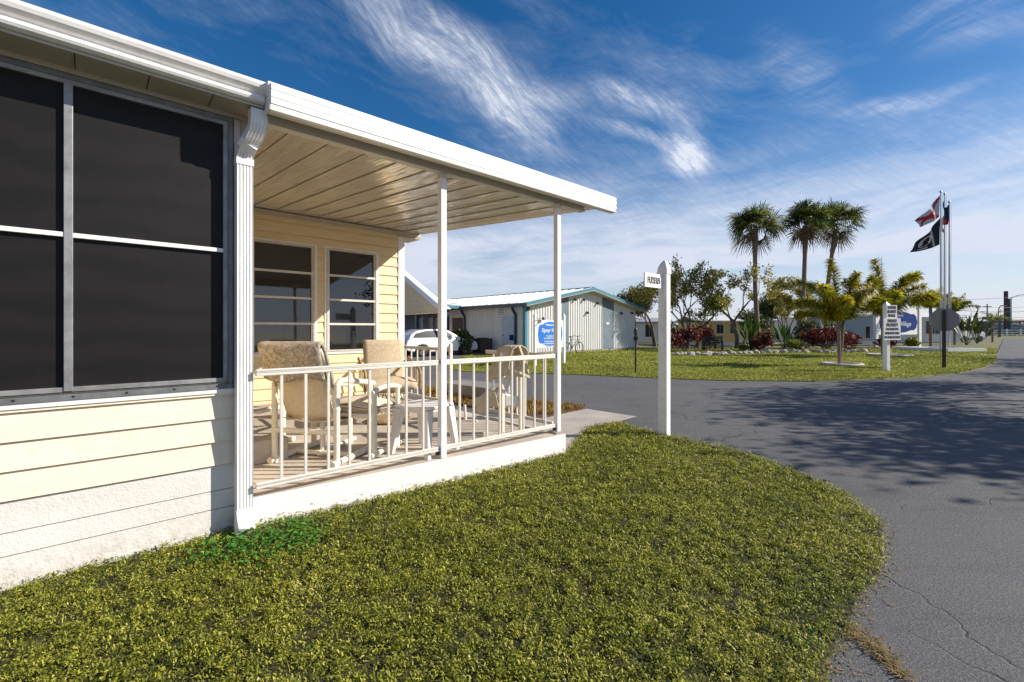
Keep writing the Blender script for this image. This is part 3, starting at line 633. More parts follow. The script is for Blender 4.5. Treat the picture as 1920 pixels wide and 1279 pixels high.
b = MB(); b.box((-.02,W1+3.2,.3),(3.3,W1+3.3,3.0), ROOMM); b.box((-.02,W1+.12,.45),(3.3,W1+3.2,.5), ROOMM); b.box((-.02,W1+.12,2.8),(3.3,W1+3.2,2.85), ROOMM); b.box((-.05,W1+.12,.5),(-.02,W1+3.2,2.8), ROOMM); b.box((3.3,W1+.12,.5),(3.33,W1+3.2,2.8), ROOMM)
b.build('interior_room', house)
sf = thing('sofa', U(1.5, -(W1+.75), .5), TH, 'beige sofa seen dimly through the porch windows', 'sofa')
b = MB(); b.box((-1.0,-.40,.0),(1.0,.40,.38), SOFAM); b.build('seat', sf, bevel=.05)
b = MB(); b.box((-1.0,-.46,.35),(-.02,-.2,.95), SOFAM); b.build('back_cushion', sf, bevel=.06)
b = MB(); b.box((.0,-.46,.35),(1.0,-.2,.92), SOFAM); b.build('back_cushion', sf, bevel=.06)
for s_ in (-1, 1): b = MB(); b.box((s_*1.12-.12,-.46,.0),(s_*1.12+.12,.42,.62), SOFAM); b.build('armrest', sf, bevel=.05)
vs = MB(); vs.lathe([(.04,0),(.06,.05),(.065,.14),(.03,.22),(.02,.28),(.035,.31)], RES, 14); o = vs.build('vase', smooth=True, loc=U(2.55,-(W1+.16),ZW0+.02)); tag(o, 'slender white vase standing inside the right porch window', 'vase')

# ================================================================== PORCH
porch = thing('porch', (OX.x, OX.y, 0), TH, 'open porch with white fascia roof on slim columns over a concrete slab', 'porch')
b = MB(); b.prism([(-.05,0.0),(2.9,-.2),(2.94,4.1),(-.05,4.1)], .0, .229, SLABSIDE)
b.prism([(-.045,-.003),(2.895,-.196),(2.935,4.09),(-.045,4.09)], .2291, .2325, SLABTOP); b.build('slab', porch)
zc = lambda w_: 2.80+.074*w_
b = MB(); WF = -.28; UE = 3.70
rng = random.Random(5)
n_p = 12; pw = (UE-.02)/n_p
for i in range(n_p):
    u0 = .02+i*pw; u1 = u0+pw
    for (a, c, dz) in ((u0, u0+.012, .0), (u0+.012, u0+.020, .006), (u0+.020, u1, .010)):
        b.poly([(a,WF+.02,zc(WF+.02)+dz),(a,W1-.02,zc(W1)+dz),(c,W1-.02,zc(W1)+dz),(c,WF+.02,zc(WF+.02)+dz)], CEIL)
    b.poly([(u0+.012,WF+.02,zc(WF)),(u0+.012,WF+.02,zc(WF)+.010),(u0+.012,W1-.02,zc(W1)+.010),(u0+.012,W1-.02,zc(W1))], CEIL)
b.build('ceiling', porch)
b = MB(); b.prism([(WF+.02,zc(WF)+.02),(W1+.4,zc(W1+.4)+.02),(W1+.4,zc(W1+.4)+.09),(WF+.02,zc(WF)+.09)], .02, UE, METALR, axis=0); b.build('roof_panel', porch)
b = MB()
zb_ = 2.688
b.prism([(WF,zb_),(WF+.03,zb_-.003),(WF+.03,zb_+.165),(WF-.008,zb_+.163),(WF-.007,zb_+.128),(WF-.002,zb_+.1255),(WF-.007,zb_+.123),(WF-.007,zb_+.080),(WF-.002,zb_+.0775),(WF-.007,zb_+.075),(WF-.007,zb_+.038),(WF-.001,zb_+.0355),(WF-.003,zb_+.028)], .030, UE, WHITE, axis=0)
b.box((.024,WF+.0,zb_+.002),(.0295,-.02,zb_+.16), WHITE)
b.box((.031,WF+.031,zb_-.001),(UE,WF+.075,zb_+.005), BEAMM)
b.build('fascia', porch)
b = MB(); 
for z in (2.715,2.77,2.83): b.box((UE-.012,WF-.0095,z-.004),(UE-.004,WF-.0068,z+.004), DARK)
b.sq([(UE+.004,WF+.03,zc(WF)+.02),(UE+.004,W1+.3,zc(W1+.3)+.02)], .004, .035, WHITE); b.build('side_trim', porch)
b = MB(); b.box((-.03,-.105,2.6705),(3.34,-.045,2.794), BEAMM); b.box((-.028,-.112,2.664),(3.338,-.038,2.670), BEAMM); b.build('beam', porch, bevel=.002)
cols = [(1.43,-.075),(2.88,-.10)]
for (u, w_) in cols:
    b = MB(); b.box((u-.028,w_-.028,.2335),(u+.028,w_+.028,2.666), WHITE); b.box((u-.033,w_-.033,2.62),(u+.033,w_+.033,2.6655), BEAMM)
    b.build('column', porch, bevel=.003)
b = MB(); b.prism([(2.80,-.16),(2.96,-.17),(2.96,-.03),(2.80,-.03)], .2336, .25, CONC); b.build('base_plate', porch)
def railing(name, p0, p1, nb, label, posts=(False,False)):
    L = math.hypot(p1[0]-p0[0], p1[1]-p0[1]); an = math.atan2(p1[1]-p0[1], p1[0]-p0[0])
    wp = U(p0[0], -p0[1], .2325); r = thing(name, wp, TH+an, label, 'railing', 'aluminium railings round the porch')
    b = MB(); b.box((0,-.016,.825),(L,.016,.838), RAILM); b.box((0,-.013,.812),(L,.013,.825), ALU); b.box((0,-.015,.795),(L,.015,.812), RAILM); b.build('top_rail', r, bevel=.003)
    b = MB(); b.box((0,-.015,.085),(L,.015,.10), RAILM); b.box((0,-.012,.075),(L,.012,.085), ALU); b.box((0,-.015,.062),(L,.015,.075), RAILM); b.build('bottom_rail', r, bevel=.003)
    b = MB(); b.box((-.0085,-.0085,.10),(.0085,.0085,.796), RAILM); base = b.build('baluster', r); base.location = (L/(nb+1), 0, 0)
    for k in range(1, nb): c = base.copy(); COL.objects.link(c); c.parent = r; c.location = (L*(k+1)/(nb+1), 0, 0)
    for q, on in enumerate(posts):
        if on: b = MB(); b.box((q*L-.02,-.02,0),(q*L+.02,.02,.90), WHITE); b.build('end_post', r, bevel=.003)
    b = MB(); b.box((L-.03,-.010,.03),(L,.010,.06), DARK); b.build('bracket', r)
    return r
railing('porch_railing', (-.0,-.055), (1.40,-.072), 8, 'front railing section between the downspout and the middle column')
railing('porch_railing', (1.46,-.072), (2.85,-.098), 8, 'front railing section between the middle column and the corner column')
railing('porch_railing', (2.90,-.02), (2.93,1.15), 7, 'end railing section running inward from the corner column')
railing('porch_railing', (2.93,1.93), (2.93,4.05), 11, 'end railing section reaching back to the house wall', (True,False))
st = MB(); st.box((-.35,-.35,0),(.28,.2,.19), CONC); o = st.build('concrete_step', bevel=.01, loc=U(.17,-1.12,.2325), rotz=TH); tag(o, 'low grey concrete step on the porch floor beside the downspout', 'step')
cw = MB(); a = G(842,742); c = G(935,757); a2 = Vector((a.x, a.y, 0)); dv_ = (c-a); cw.sq([(a.x,a.y+.4,.13),(c.x,c.y+.4,.13)], .35, .13, mat('grey_curb', (.22,.21,.21), .9, var=.2)); o = cw.build('concrete_kerb'); tag(o, 'low dark grey kerb behind the porch opening', 'kerb')

# ================================================================== PORCH FURNITURE
def curve(pts, n=6):
    pts = [Vector(p) for p in pts]; out = []
    for i in range(len(pts)-1):
        p0 = pts[max(i-1,0)]; p1 = pts[i]; p2 = pts[i+1]; p3 = pts[min(i+2,len(pts)-1)]
        for j in range(n): t = j/n; out.append(.5*((2*p1)+(p2-p0)*t+(2*p0-5*p1+4*p2-p3)*t*t+(3*p1-p0-3*p2+p3)*t**3))
    out.append(pts[-1]); return out
def uvdir(du, dw): return TH+math.atan2(dw, du)    # heading of a chair's front, local x axis
def pvc_chair(loc, head, label, cushion=FLOR, backh=.95):
    """x forward, y left; pipe frame patio chair with sling and padded cover over the backrest"""
    t = thing('patio_chair', loc, head, label, 'chair', 'pipe framed patio chairs on the porch')
    R = .024; hw = .29
    for s_ in (-1, 1):
        b = MB(); y = s_*hw
        b.tube([(0,y,.0),(0,y,.66)], R, PVC, 12); b.tube(curve([(0,y,.64),(.03,y,.67),(.1,y,.68),(.5,y,.62),(.56,y,.60)]), R, PVC, 12)
        b.tube([(.5,y,.03),(.5,y,.62)], R, PVC, 12); b.tube([(-.06,y,.028),(.62,y,.028)], R+.002, PVC, 12)
        for z in (.24,.46): b.tube([(0,y,z-.012),(0,y,z+.012)], R+.003, PVC, 12)
        b.build('side_frame', t, smooth=True)
    b = MB(); b.tube([(0,-hw,.27),(0,hw,.27)], R*.9, PVC, 10); b.tube([(.5,-hw,.34),(.5,hw,.34)], R*.9, PVC, 10); b.tube([(.25,-hw,.03),(.25,hw,.03)], R*.9, PVC, 10); b.build('crossbar', t, smooth=True)
    b = MB()
    for s_ in (-1, 1): b.tube(curve([(.10,s_*.235,.38),(.02,s_*.24,.60),(-.10,s_*.245,.86),(-.16,s_*.245,backh)]), .018, PVC, 10)
    b.tube([(-.16,-.245,backh),(-.16,.245,backh)], .018, PVC, 10); b.build('back_frame', t, smooth=True)
    b = MB(); b.grid(lambda i, j: (.08-.17*j-.02*math.sin(PI*i), -.225+.45*i, .36+.44*j), 8, 8, FABT); b.build('backrest_sling', t, smooth=True, solid=.006)
    b = MB(); b.grid(lambda i, j: (.03+.5*j, -.235+.47*i, .37-.03*math.sin(PI*i)-.05*math.sin(PI*j)+.03*j), 8, 8, FABT); b.build('seat_sling', t, smooth=True, solid=.006)
    rr = random.Random(int(abs(loc[0])*100))
    def pad(i, j):   # padded cover folded over the top of the back
        y = -.275+.55*i; puff = .022*math.sin(PI*i)**.4; wob = .006*math.sin(11*i+2*j)
        if j < .5: q = j/.5; return (-.115-.075*q-puff-.012-wob, y, .70+.28*q+.02*math.sin(7*i))
        q = (j-.5)/.5; return (-.19+.04*math.sin(q*PI/2)*2+.10*q+puff, y, .985+.018*math.sin(PI*min(q*2,1))-.40*max(q-.12,0))
    b = MB(); b.grid(pad, 18, 20, cushion); b.build('padded_cover', t, smooth=True, solid=.022)
    return t
hA = uvdir(.83,.56)
pvc_chair(U(.50,-.516,.2325), hA, 'pipe framed chair with padded woven back seen from behind, nearest the downspout')
t = pvc_chair(U(.10,-1.75,.2325), uvdir(.55,-.83), 'pipe framed chair half hidden behind the downspout, beside the concrete step')
# gold mesh chair on wicker base
fw = Vector((.42,-.90,0)); hB = math.atan2(fw.y, fw.x)
ch = thing('cushioned_chair', at(728,5.55,.2325), hB, 'gold mesh high back chair with wicker arms facing the front railing', 'chair')
b = MB(); b.grid(lambda i, j: (-.16-.22*j+.03*math.sin(PI*i), -.25+.5*i, .42+.54*j), 8, 10, FLOR2); b.build('backrest', ch, smooth=True, solid=.045)
b = MB(); b.grid(lambda i, j: (-.17+.52*j, -.27+.54*i, .46+.035*math.sin(PI*i)*math.sin(PI*j)-.04*max(0, j-.8)*5*.6), 8, 10, FLOR2); b.build('seat', ch, smooth=True, solid=.085)
for s_ in (-1, 1):
    b = MB(); y = s_*.31
    b.tube(curve([(-.28,y,.74),(-.1,y,.70),(.12,y,.66),(.30,y,.62),(.34,y,.54),(.30,y,.40)]), .018, WICK, 8)
    for q in range(4): b.tube([(-.2+q*.14,y,.42),(-.22+q*.15,y,.71-q*.03)], .007, WICK, 6)
    b.build('armrest', ch, smooth=True)
b = MB()
for k in range(14): a = 2*PI*k/14; b.tube([(.05+.2*math.cos(a), .2*math.sin(a), .40),(.05+.24*math.cos(a+.5), .24*math.sin(a+.5), .02)], .006, WICK, 6)
b.lathe([(.23,.0),(.26,.02),(.26,.035),(.22,.04)], WICK, 20, (.05,0,0)); b.lathe([(.2,.36),(.22,.38),(.22,.41),(.1,.41)], WICK, 20, (.05,0,0)); b.build('wicker_base', ch, smooth=True)
# pipe ottoman with striped cushion
ot = thing('footstool', U(1.02,-.62,.2325), hA, 'ivory pipe footstool with a dark striped cushion between the chairs', 'footstool')
b = MB()
for s_ in (-1, 1):
    for x in (-.2, .22): b.tube([(x,s_*.25,0),(x,s_*.25,.56)], .022, PVC, 10)
    b.tube(curve([(-.24,s_*.25,.56),(-.1,s_*.25,.585),(.1,s_*.25,.585),(.26,s_*.25,.555)]), .022, PVC, 10); b.tube([(-.26,s_*.25,.03),(.3,s_*.25,.03)], .022, PVC, 10)
b.tube([(-.2,-.25,.36),(-.2,.25,.36)], .018, PVC, 10); b.tube([(.22,-.25,.36),(.22,.25,.36)], .018, PVC, 10); b.build('pipe_frame', ot, smooth=True)
def cush(i, j):
    a = 2*PI*j; return ((.24+.02*math.sin(3*a))*math.cos(a)*(1-.0*i), -.23+.46*i, .41+.085*math.sin(a)*(math.sin(PI*i)**.3+.05)-.02*math.cos(a))
b = MB(); b.grid(cush, 12, 20, STRIPE); b.build('cushion', ot, smooth=True)
b = MB()
for k in range(3): b.tube(curve([(.2,-.24+.03*k,.34),(.23,-.26,.25),(.20,-.25+.02*k,.15),(.24,-.26+.03*k,.03+.02*k)]), .006, CANV, 6)
b.build('tie_cord', ot, smooth=True)
# white resin stool
stl = thing('plastic_stool', U(1.44,-.22,.2325), TH+.32, 'white moulded resin side table in front of the middle column', 'side table')
b = MB(); b.prism([(-.17,-.2),(-.2,-.17),(-.2,.17),(-.17,.2),(.17,.2),(.2,.17),(.2,-.17),(.17,-.2)], .405, .43, RES); b.prism([(-.16,-.18),(-.18,-.16),(-.18,.16),(-.16,.18),(.16,.18),(.18,.16),(.18,-.16),(.16,-.18)], .375, .4045, RES); b.build('top', stl, bevel=.008)
for sx, sy in ((-1,-1),(-1,1),(1,-1),(1,1)):
    b = MB(); p0 = Vector((sx*.15,sy*.15,.40)); p1 = Vector((sx*.205,sy*.205,0)); n = len(b.v); rows = []
    for (p, h) in ((p0,.040),(p0.lerp(p1,.25),.034),(p1,.020)): rows.append([(p.x-h,p.y-h,p.z),(p.x+h,p.y-h,p.z),(p.x+h,p.y+h,p.z),(p.x-h,p.y+h,p.z)])
    for a, c in ((0,1),(1,2)):
        for q in range(4): r2 = (q+1) % 4; b.poly([rows[a][q],rows[a][r2],rows[c][r2],rows[c][q]], RES)
    b.poly(rows[2][::-1], RES); b.build('leg', stl)
# folded canvas chair leaning at the railing
fc = thing('folded_chair', U(2.36,-.19,.2325), TH-.1, 'folded beige canvas chair standing upright behind the front railing', 'folding chair')
b = MB()
b.sq([(0,0,.0),(0,.0,.86)], .022, .018, PVC, up=(0,1,0)); b.sq([(.20,-.05,.02),(.20,-.05,.84)], .022, .018, PVC, up=(0,1,0)); b.sq([(-.18,.10,.02),(.02,.0,.02)], .03, .025, PVC); b.build('upright', fc, bevel=.004)
b = MB(); b.sq([(.0,.05,.40),(.17,.0,.80)], .02, .012, RES, up=(0,1,0)); b.sq([(.035,.05,.38),(.21,.0,.78)], .012, .012, RES, up=(0,1,0)); b.sq([(.02,.05,.46),(.20,-.04,.32)], .02, .012, RES, up=(0,1,0)); b.sq([(.02,.05,.40),(.20,-.04,.27)], .014, .012, RES, up=(0,1,0)); b.sq([(-.16,.12,.30),(.02,.04,.52)], .02, .012, CANV, up=(0,1,0)); b.build('cross_brace', fc)
b = MB()
def drape(i, j):   # canvas thrown over the top rails, falling either side
    wv = .014*math.sin(10*j+3*i)
    if j < .45: q = j/.45; return (.20-.14*(1-q)*i+.03*q, -.14+.20*i, .60+.30*q+wv*.4)
    if j < .6: q = (j-.45)/.15; return (.20-.16*q+.02*math.sin(5*i), -.14+.22*i, .90+.035*math.sin(PI*q))
    q = (j-.6)/.4; return (.04-.06*q-.10*q*i, -.12+.22*i+wv, .90-.26*q*(1+.25*i))
b.grid(drape, 8, 20, CANV); b.build('canvas_back', fc, smooth=True, solid=.010)
b = MB(); b.grid(lambda i, j: (.07-.15*j+.02*math.sin(5*i), -.06+.20*i, .93-.02*i-.34*j+.03*math.sin(PI*j)*i), 6, 10, CANV); b.build('canvas_flap', fc, smooth=True, solid=.010)
b = MB(); b.grid(lambda i, j: (-.10-.16*i+.05*j, .0+.16*i, .47-.05*i-.18*j+.03*math.sin(6*i)), 8, 6, CANV); b.build('canvas_seat', fc, smooth=True, solid=.014)
b = MB(); b.sq([(.10,-.15,.93),(.235,-.16,.62)], .012, .004, FABT, up=(0,1,0)); b.sq([(.0,-.16,.70),(.235,-.165,.60)], .012, .004, FABT, up=(0,1,0)); b.build('strap', fc)
b = MB(); b.grid(lambda i, j: (.02+.16*j, .02-.06*j, .44-.05*j-.16*i*(1-.4*j)), 5, 5, RES); b.build('side_panel', fc, smooth=True, solid=.01)
fp_ = MB(); fp_.tube([(0,0,0),(-.01,0,.20)], .016, RES, 10); fp_.tube([(0,0,.012),(.14,-.03,.012)], .014, RES, 10); o = fp_.build('door_stop', smooth=True, loc=G(873,790,.2325)); tag(o, 'short white bent pipe standing on the porch floor near the end railing', 'pipe')

# ================================================================== SIGN POST BY THE LAWN
sp_ = thing('sign_post', (1.90,5.72,0), math.radians(47), 'tall white square post with pointed cap at the tip of the near lawn', 'sign post')
b = MB(); b.box((-.055,-.055,0),(.055,.055,2.02), POSTW)
for k in range(16):
    z = .08+k*.005
b.build('post', sp_, bevel=.004)
b = MB(); b.box((-.063,-.063,2.02),(.063,.063,2.045), POSTW)
prv = None
for (h, z) in ((.063,2.045),(.060,2.085),(.048,2.125),(.028,2.165),(.003,2.195)):
    cur = [(-h,-h,z),(h,-h,z),(h,h,z),(-h,h,z)]
    if prv:
        for q in range(4): r2 = (q+1) % 4; b.poly([prv[q],prv[r2],cur[r2],cur[q]], POSTW)
    prv = cur
b.build('cap', sp_)
nb = thing('number_board', (1.705,5.535,1.92), TH, 'small white board lettered F1,F2,F3,F5 fixed to the white post', 'sign')
b = MB(); b.box((-.20,-.008,-.085),(.20,.008,.085), SIGNW); b.build('board', nb, bevel=.002)
text('F1,F2,F3,F5', .105, INK, nb, (.0,-.010,.0), (PI/2,0,0), sx=.60, bold=.0005)

# ================================================================== CLUBHOUSE
CHP = Vector((.69,23.83,0)); club = thing('clubhouse', CHP, TH, 'long grey ribbed metal building with teal roof trim and white roof', 'building')
WG = 10.43; EH = 2.72; RH = 3.75; LD = 14.0       # gable width, eave, ridge, length along the side
def corr(b, p, axis, a0, a1, z0fn, z1fn, m, out, skip=(), pitch=.21):
    a = a0; k = b.mi(m)
    while a < a1-1e-3:
        c = min(a+pitch, a1)
        if not any(s0 < (a+c)/2 < s1 for s0, s1 in skip):
            for (q0, q1, o0, o1) in ((a, a+pitch*.55, 0, 0), (a+pitch*.55, a+pitch*.66, 0, .032), (a+pitch*.66, a+pitch*.88, .032, .032), (a+pitch*.88, a+pitch, .032, 0)):
                q1 = min(q1, a1)
                if q0 >= a1: continue
                if axis == 0: b.poly([(q0,p+out*o0,z0fn),(q1,p+out*o1,z0fn),(q1,p+out*o1,z1fn(q1)),(q0,p+out*o0,z1fn(q0))], m)
                else: b.poly([(p+out*o0,q0,z0fn),(p+out*o1,q1,z0fn),(p+out*o1,q1,z1fn(q1)),(p+out*o0,q0,z1fn(q0))], m)
        a = c
gz = lambda u: EH+(RH-EH)*(1-abs(u-WG/2)/(WG/2))
sl = [(2.75,3.55),(6.63,7.93)]
b = MB(); corr(b, 0, 0, .12, WG-.1, .12, lambda u: gz(u)-.12, METALW, -1, sl); b.build('gable_wall', club)
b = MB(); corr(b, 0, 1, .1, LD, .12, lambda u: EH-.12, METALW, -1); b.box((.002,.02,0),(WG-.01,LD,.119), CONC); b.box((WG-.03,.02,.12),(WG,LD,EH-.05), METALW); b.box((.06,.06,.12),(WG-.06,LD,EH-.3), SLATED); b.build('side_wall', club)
for (a, c) in sl: b = MB(); b.prism([(a,.12),(c,.12),(c,gz(c)-.13),(a,gz(a)-.13)], .004, .05, SLATE, axis=1); b.build('slate_panel', club)
b = MB(); OV = .35
for s_ in (0, 1):
    e = (-OV, EH-.07) if s_ == 0 else (WG+OV, EH-.07); r_ = (WG/2, RH)
    b.prism([e, r_, (r_[0], r_[1]+.05), (e[0], e[1]+.05)] if s_ == 0 else [r_, e, (e[0], e[1]+.05), (r_[0], r_[1]+.05)], -.45, LD, METALR, axis=1)
for q in range(24):
    y = -.4+q*.61
    b.sq([(-OV,y,EH-.0),(WG/2,y,RH+.07)], .025, .02, METALR); b.sq([(WG/2,y,RH+.07),(WG+OV,y,EH)], .025, .02, METALR)
b.build('roof', club)
b = MB(); b.box((WG/2-.12,-.45,RH+.05),(WG/2+.12,LD,RH+.10), TEAL); b.build('ridge_cap', club)
b = MB(); b.prism([(-OV,EH-.17),(WG/2,RH-.10),(WG+OV,EH-.17),(WG+OV,EH+.0),(WG/2,RH+.07),(-OV,EH+.0)], -.50,-.452, TEAL, axis=1); b.prism([(-OV,EH-.20),(WG/2,RH-.13),(WG+OV,EH-.20),(WG+OV,EH-.171),(WG/2,RH-.101),(-OV,EH-.171)], -.50,-.0, SOFF, axis=1)
b.build('rake_trim', club)
b = MB(); b.box((-OV-.10,-.5,EH-.2),(-OV,LD,EH-.04), NAVY); b.build('gutter', club)
b = MB(); b.box((-.07,-.07,0),(.115,.115,EH-.18), TEAL); b.build('corner_trim', club)
for (y, side) in ((.55,0),(5.0,0)):
    b = MB(); b.sq([(-OV-.05,y,EH-.2),(-OV-.05,y,EH-.3),(-.1,y+.1,EH-.6),(-.1,y+.1,.1)], .06, .05, NAVY, up=(0,1,0)); b.build('downpipe', club)
b = MB(); b.box((-.045,1.55,EH-.62),(-.029,2.15,EH-.22), SIGNW)
for q in range(4): b.box((-.055,1.6,EH-.57+q*.085),(-.0455,2.1,EH-.53+q*.085), SLATED)
b.build('vent', club)
dr = MB(); dr.box((-.06,.75,.12),(-.03,1.75,2.05), GREYB); d_ = dr.build('door', club)
b = MB(); b.box((-.075,.82,.75),(-.0605,1.15,1.05), BLUE2); b.build('notice', d_); b = MB(); b.box((-.09,1.62,1.0),(-.0605,1.68,1.06), BLACK); b.build('handle', d_)
b = MB(); b.box((7.1,-.006,1.65),(7.35,.003,1.78), SIGNW); b.build('notice', club)
for (u, z) in ((3.95,3.08),(4.75,3.10),(6.1,2.95),(5.1,2.35),(8.6,2.40),(.15,2.45),(9.85,2.45)):
    b = MB(); b.box((u-.05,-.12,z-.03),(u+.05,-.001,z+.05), BLACK); b.box((u-.09,-.2,z-.09),(u+.02,-.08,z+.0), BLACK); b.build('wall_lamp', club)
# entry canopy wing on the left
b = MB(); PS = 5.25; PP = -1.15
b.prism([(PP-.1,EH-.12),(0,EH-.05),(0,EH+.25),(PP-.1,EH+.02)], PS, PS+9, METALR, axis=1); b.prism([(PS-.05,EH-.15),(PS+9,EH-.15),(PS+9,EH+.04),(PS-.05,EH+.04)], PP-.16, PP-.105, TEAL, axis=0); b.build('canopy_roof', club)
b = MB(); b.box((PP-.14,PS-.12,EH-.15),(-.03,PS-.055,EH+.04), TEAL); b.build('canopy_trim', club)
for y in (PS+.2, PS+3.6, PS+7): b = MB(); b.box((PP-.05,y-.1,0),(PP+.13,y+.1,EH-.16), NAVY); b.build('canopy_post', club)
b = MB(); b.box((-.07,PS+.15,.12),(-.031,PS+1.15,2.05), mat('door_dark', (.03,.025,.035), .5)); b.build('door', club)
b = MB(); b.box((-.09,PS+2.0,.1),(-.031,PS+8.5,EH-.2), SLATED)
for y in (PS+2.6, PS+3.4, PS+4.6): b.box((-.11,y,.3),(-.091,y+.35,2.1), WINB); b.box((-.12,y-.08,.2),(-.095,y,2.2), GREYB)
b.build('entry_wall', club)
b = MB(); b.box((-1.0,PS+1.5,.85),(-.94,PS+8,.92), SIGNW)
for q in range(10): b.box((-1.0,PS+1.5+q*.7,.1),(-.94,PS+1.56+q*.7,.85), SIGNW)
b.build('white_railing', club)

# carport of the neighbour
cp = thing('carport', at(757,26), TH-PI/2, 'tan gabled carport with white sloping fascia above the parked white car', 'carport')
# local x runs towards +Nv, local y along +Dv
b = MB(); AP = -3.6; zt = lambda x: 2.23+(4.4-.55*x)*.0
def rake(x): return 4.38-.50*x*(1 if x > -3.0 else -1)
b = MB(); gx0, gx1 = -7.6, 4.1
apx = -1.8; slope = .52
rk = lambda x: 4.36-slope*x if x > apx else 4.36-slope*apx-slope*(apx-x)
siding(b, gx0, gx1-.1, 2.22, 2.2201, 2.0, .3, 0, TANS)
zz = 2.22
while zz < 5.3:
    z2 = min(zz+.36, 5.3)
    xr = min(gx1-.05, (4.20-zz)/slope); xr2 = min(gx1-.05, (4.20-z2)/slope); xl = 2*apx-xr; xl2 = 2*apx-xr2
    if xr2 < xl2: break
    b.poly([(xl,-.03,zz),(xr,-.03,zz),(xr2,-.005,z2),(xl2,-.005,z2)], TANS); b.poly([(xl,.0,zz),(xr,.0,zz),(xr,-.03,zz),(xl,-.03,zz)], TANS); zz = z2
b.build('gable_siding', cp)
b = MB(); b.sq([(apx,-.05,rk(apx)),(gx1,-.05,rk(gx1))], .03, .13, SIGNW); b.sq([(2*apx-gx1,-.05,rk(gx1)),(apx,-.05,rk(apx))], .03, .13, SIGNW); b.build('rake_board', cp)
b = MB(); b.prism([(apx,rk(apx)+.131),(gx1,rk(gx1)+.131),(gx1,rk(gx1)+.16),(apx,rk(apx)+.16)], -.1, .35, METALR, axis=1); b.prism([(2*apx-gx1,rk(gx1)+.131),(apx,rk(apx)+.131),(apx,rk(apx)+.16),(2*apx-gx1,rk(gx1)+.16)], -.1, .35, METALR, axis=1); b.build('roof', cp)
b = MB()
for q in range(int((gx1-gx0)/.16)): b.box((gx0+q*.16,-.06,2.16),(gx0+q*.16+.09,-.032,2.25), TANS)
b.build('scalloped_edge', cp)
for (x, y) in ((gx1-.15,.05),(gx0+.1,.05)): b = MB(); b.box((x-.05,y-.05,0),(x+.05,y+.05,2.3), SIGNW); b.build('post', cp)

# ================================================================== CAR
car = thing('parked_car', (-4.0,23.95,0), TH, 'white hatchback parked under the carport, seen behind the porch railing', 'car')
sx = lambda x: x
side = [(-2.15,.32),(-2.2,.55),(-2.12,.78),(-1.9,.92),(1.0,.90),(1.75,.80),(2.1,.66),(2.18,.45),(2.15,.25),(1.72,.22),(1.65,.42),(1.5,.56),(1.28,.6),(1.06,.56),(.92,.42),(.86,.22),(-.86,.22),(-.92,.42),(-1.06,.56),(-1.28,.6),(-1.5,.56),(-1.65,.42),(-1.72,.24)]
b = MB(); b.prism(side, -.84, .84, CARW, axis=1); b.build('body', car, bevel=.05, smooth=False)
roofp = [(-2.0,.88),(-1.85,1.08),(-1.55,1.25),(-1.0,1.335),(-.2,1.35),(.35,1.27),(1.05,.90)]
b = MB()
i0 = 0; P0 = [(x, -.80+.14*max(0,(z-.9))/.45, z) for x, z in roofp]; P1 = [(x, .80-.14*max(0,(z-.9))/.45, z) for x, z in roofp]
for q in range(len(roofp)-1): b.poly([P0[q],P1[q],P1[q+1],P0[q+1]], CARW)
b.poly(P0, CARW); b.poly(P1[::-1], CARW); b.build('cabin', car)
wp_ = [(-1.80,.93),(-1.62,1.14),(-1.0,1.265),(-.2,1.28),(.28,1.2),(.82,.93)]
for s_ in (-1, 1):
    b = MB(); b.poly([(x, s_*(.812-.14*max(0,(z-.9))/.45), z) for x, z in wp_], WINB)
    b.build('side_window', car)
b = MB(); b.poly([(.42,-.66,1.235),(.42,.66,1.235),(1.0,.74,.955),(1.0,-.74,.955)], WINB); o = b.build('windscreen', car); o.location = (.02,0,.01)
for x in (-1.28,1.28):
    for s_ in (-1, 1):
        wh = thing('wheel', (x, s_*.76, .31)); wh.parent = car
        b = MB()
        for ang_ in range(0, 1): pass
        pr = [(.19,-.10),(.29,-.10),(.31,-.06),(.31,.06),(.29,.10),(.19,.10)]
        b.lathe(pr, RUB, 24); o = b.build('tyre', wh, smooth=True); o.rotation_euler = (PI/2,0,0)
        b = MB(); b.lathe([(.18,.085),(.195,.10),(.195,.105),(.17,.09)], RIMM, 20)
        for k in range(5): a = 2*PI*k/5; b.sq([(.03*math.cos(a),.03*math.sin(a),.09),(.18*math.cos(a),.18*math.sin(a),.10)], .018, .012, RIMM)
        b.lathe([(.01,.05),(.19,.05),(.19,.052)], BLACK, 20)
        o = b.build('rim', wh); o.rotation_euler = (PI/2 if s_ < 0 else -PI/2, 0, 0)
b = MB(); b.box((2.08,-.7,.55),(2.17,-.45,.68), SIGNW); b.box((2.08,.45,.55),(2.17,.7,.68), SIGNW); b.build('headlight', car)
b = MB(); b.box((.35,-.98,.92),(.55,-.82,1.03), CARW); b.build('mirror', car, bevel=.02)
b = MB(); b.box((-2.21,-.7,.62),(-2.12,-.5,.80), REDP); b.box((-2.21,.5,.62),(-2.12,.7,.80), REDP); b.build('tail_light', car)

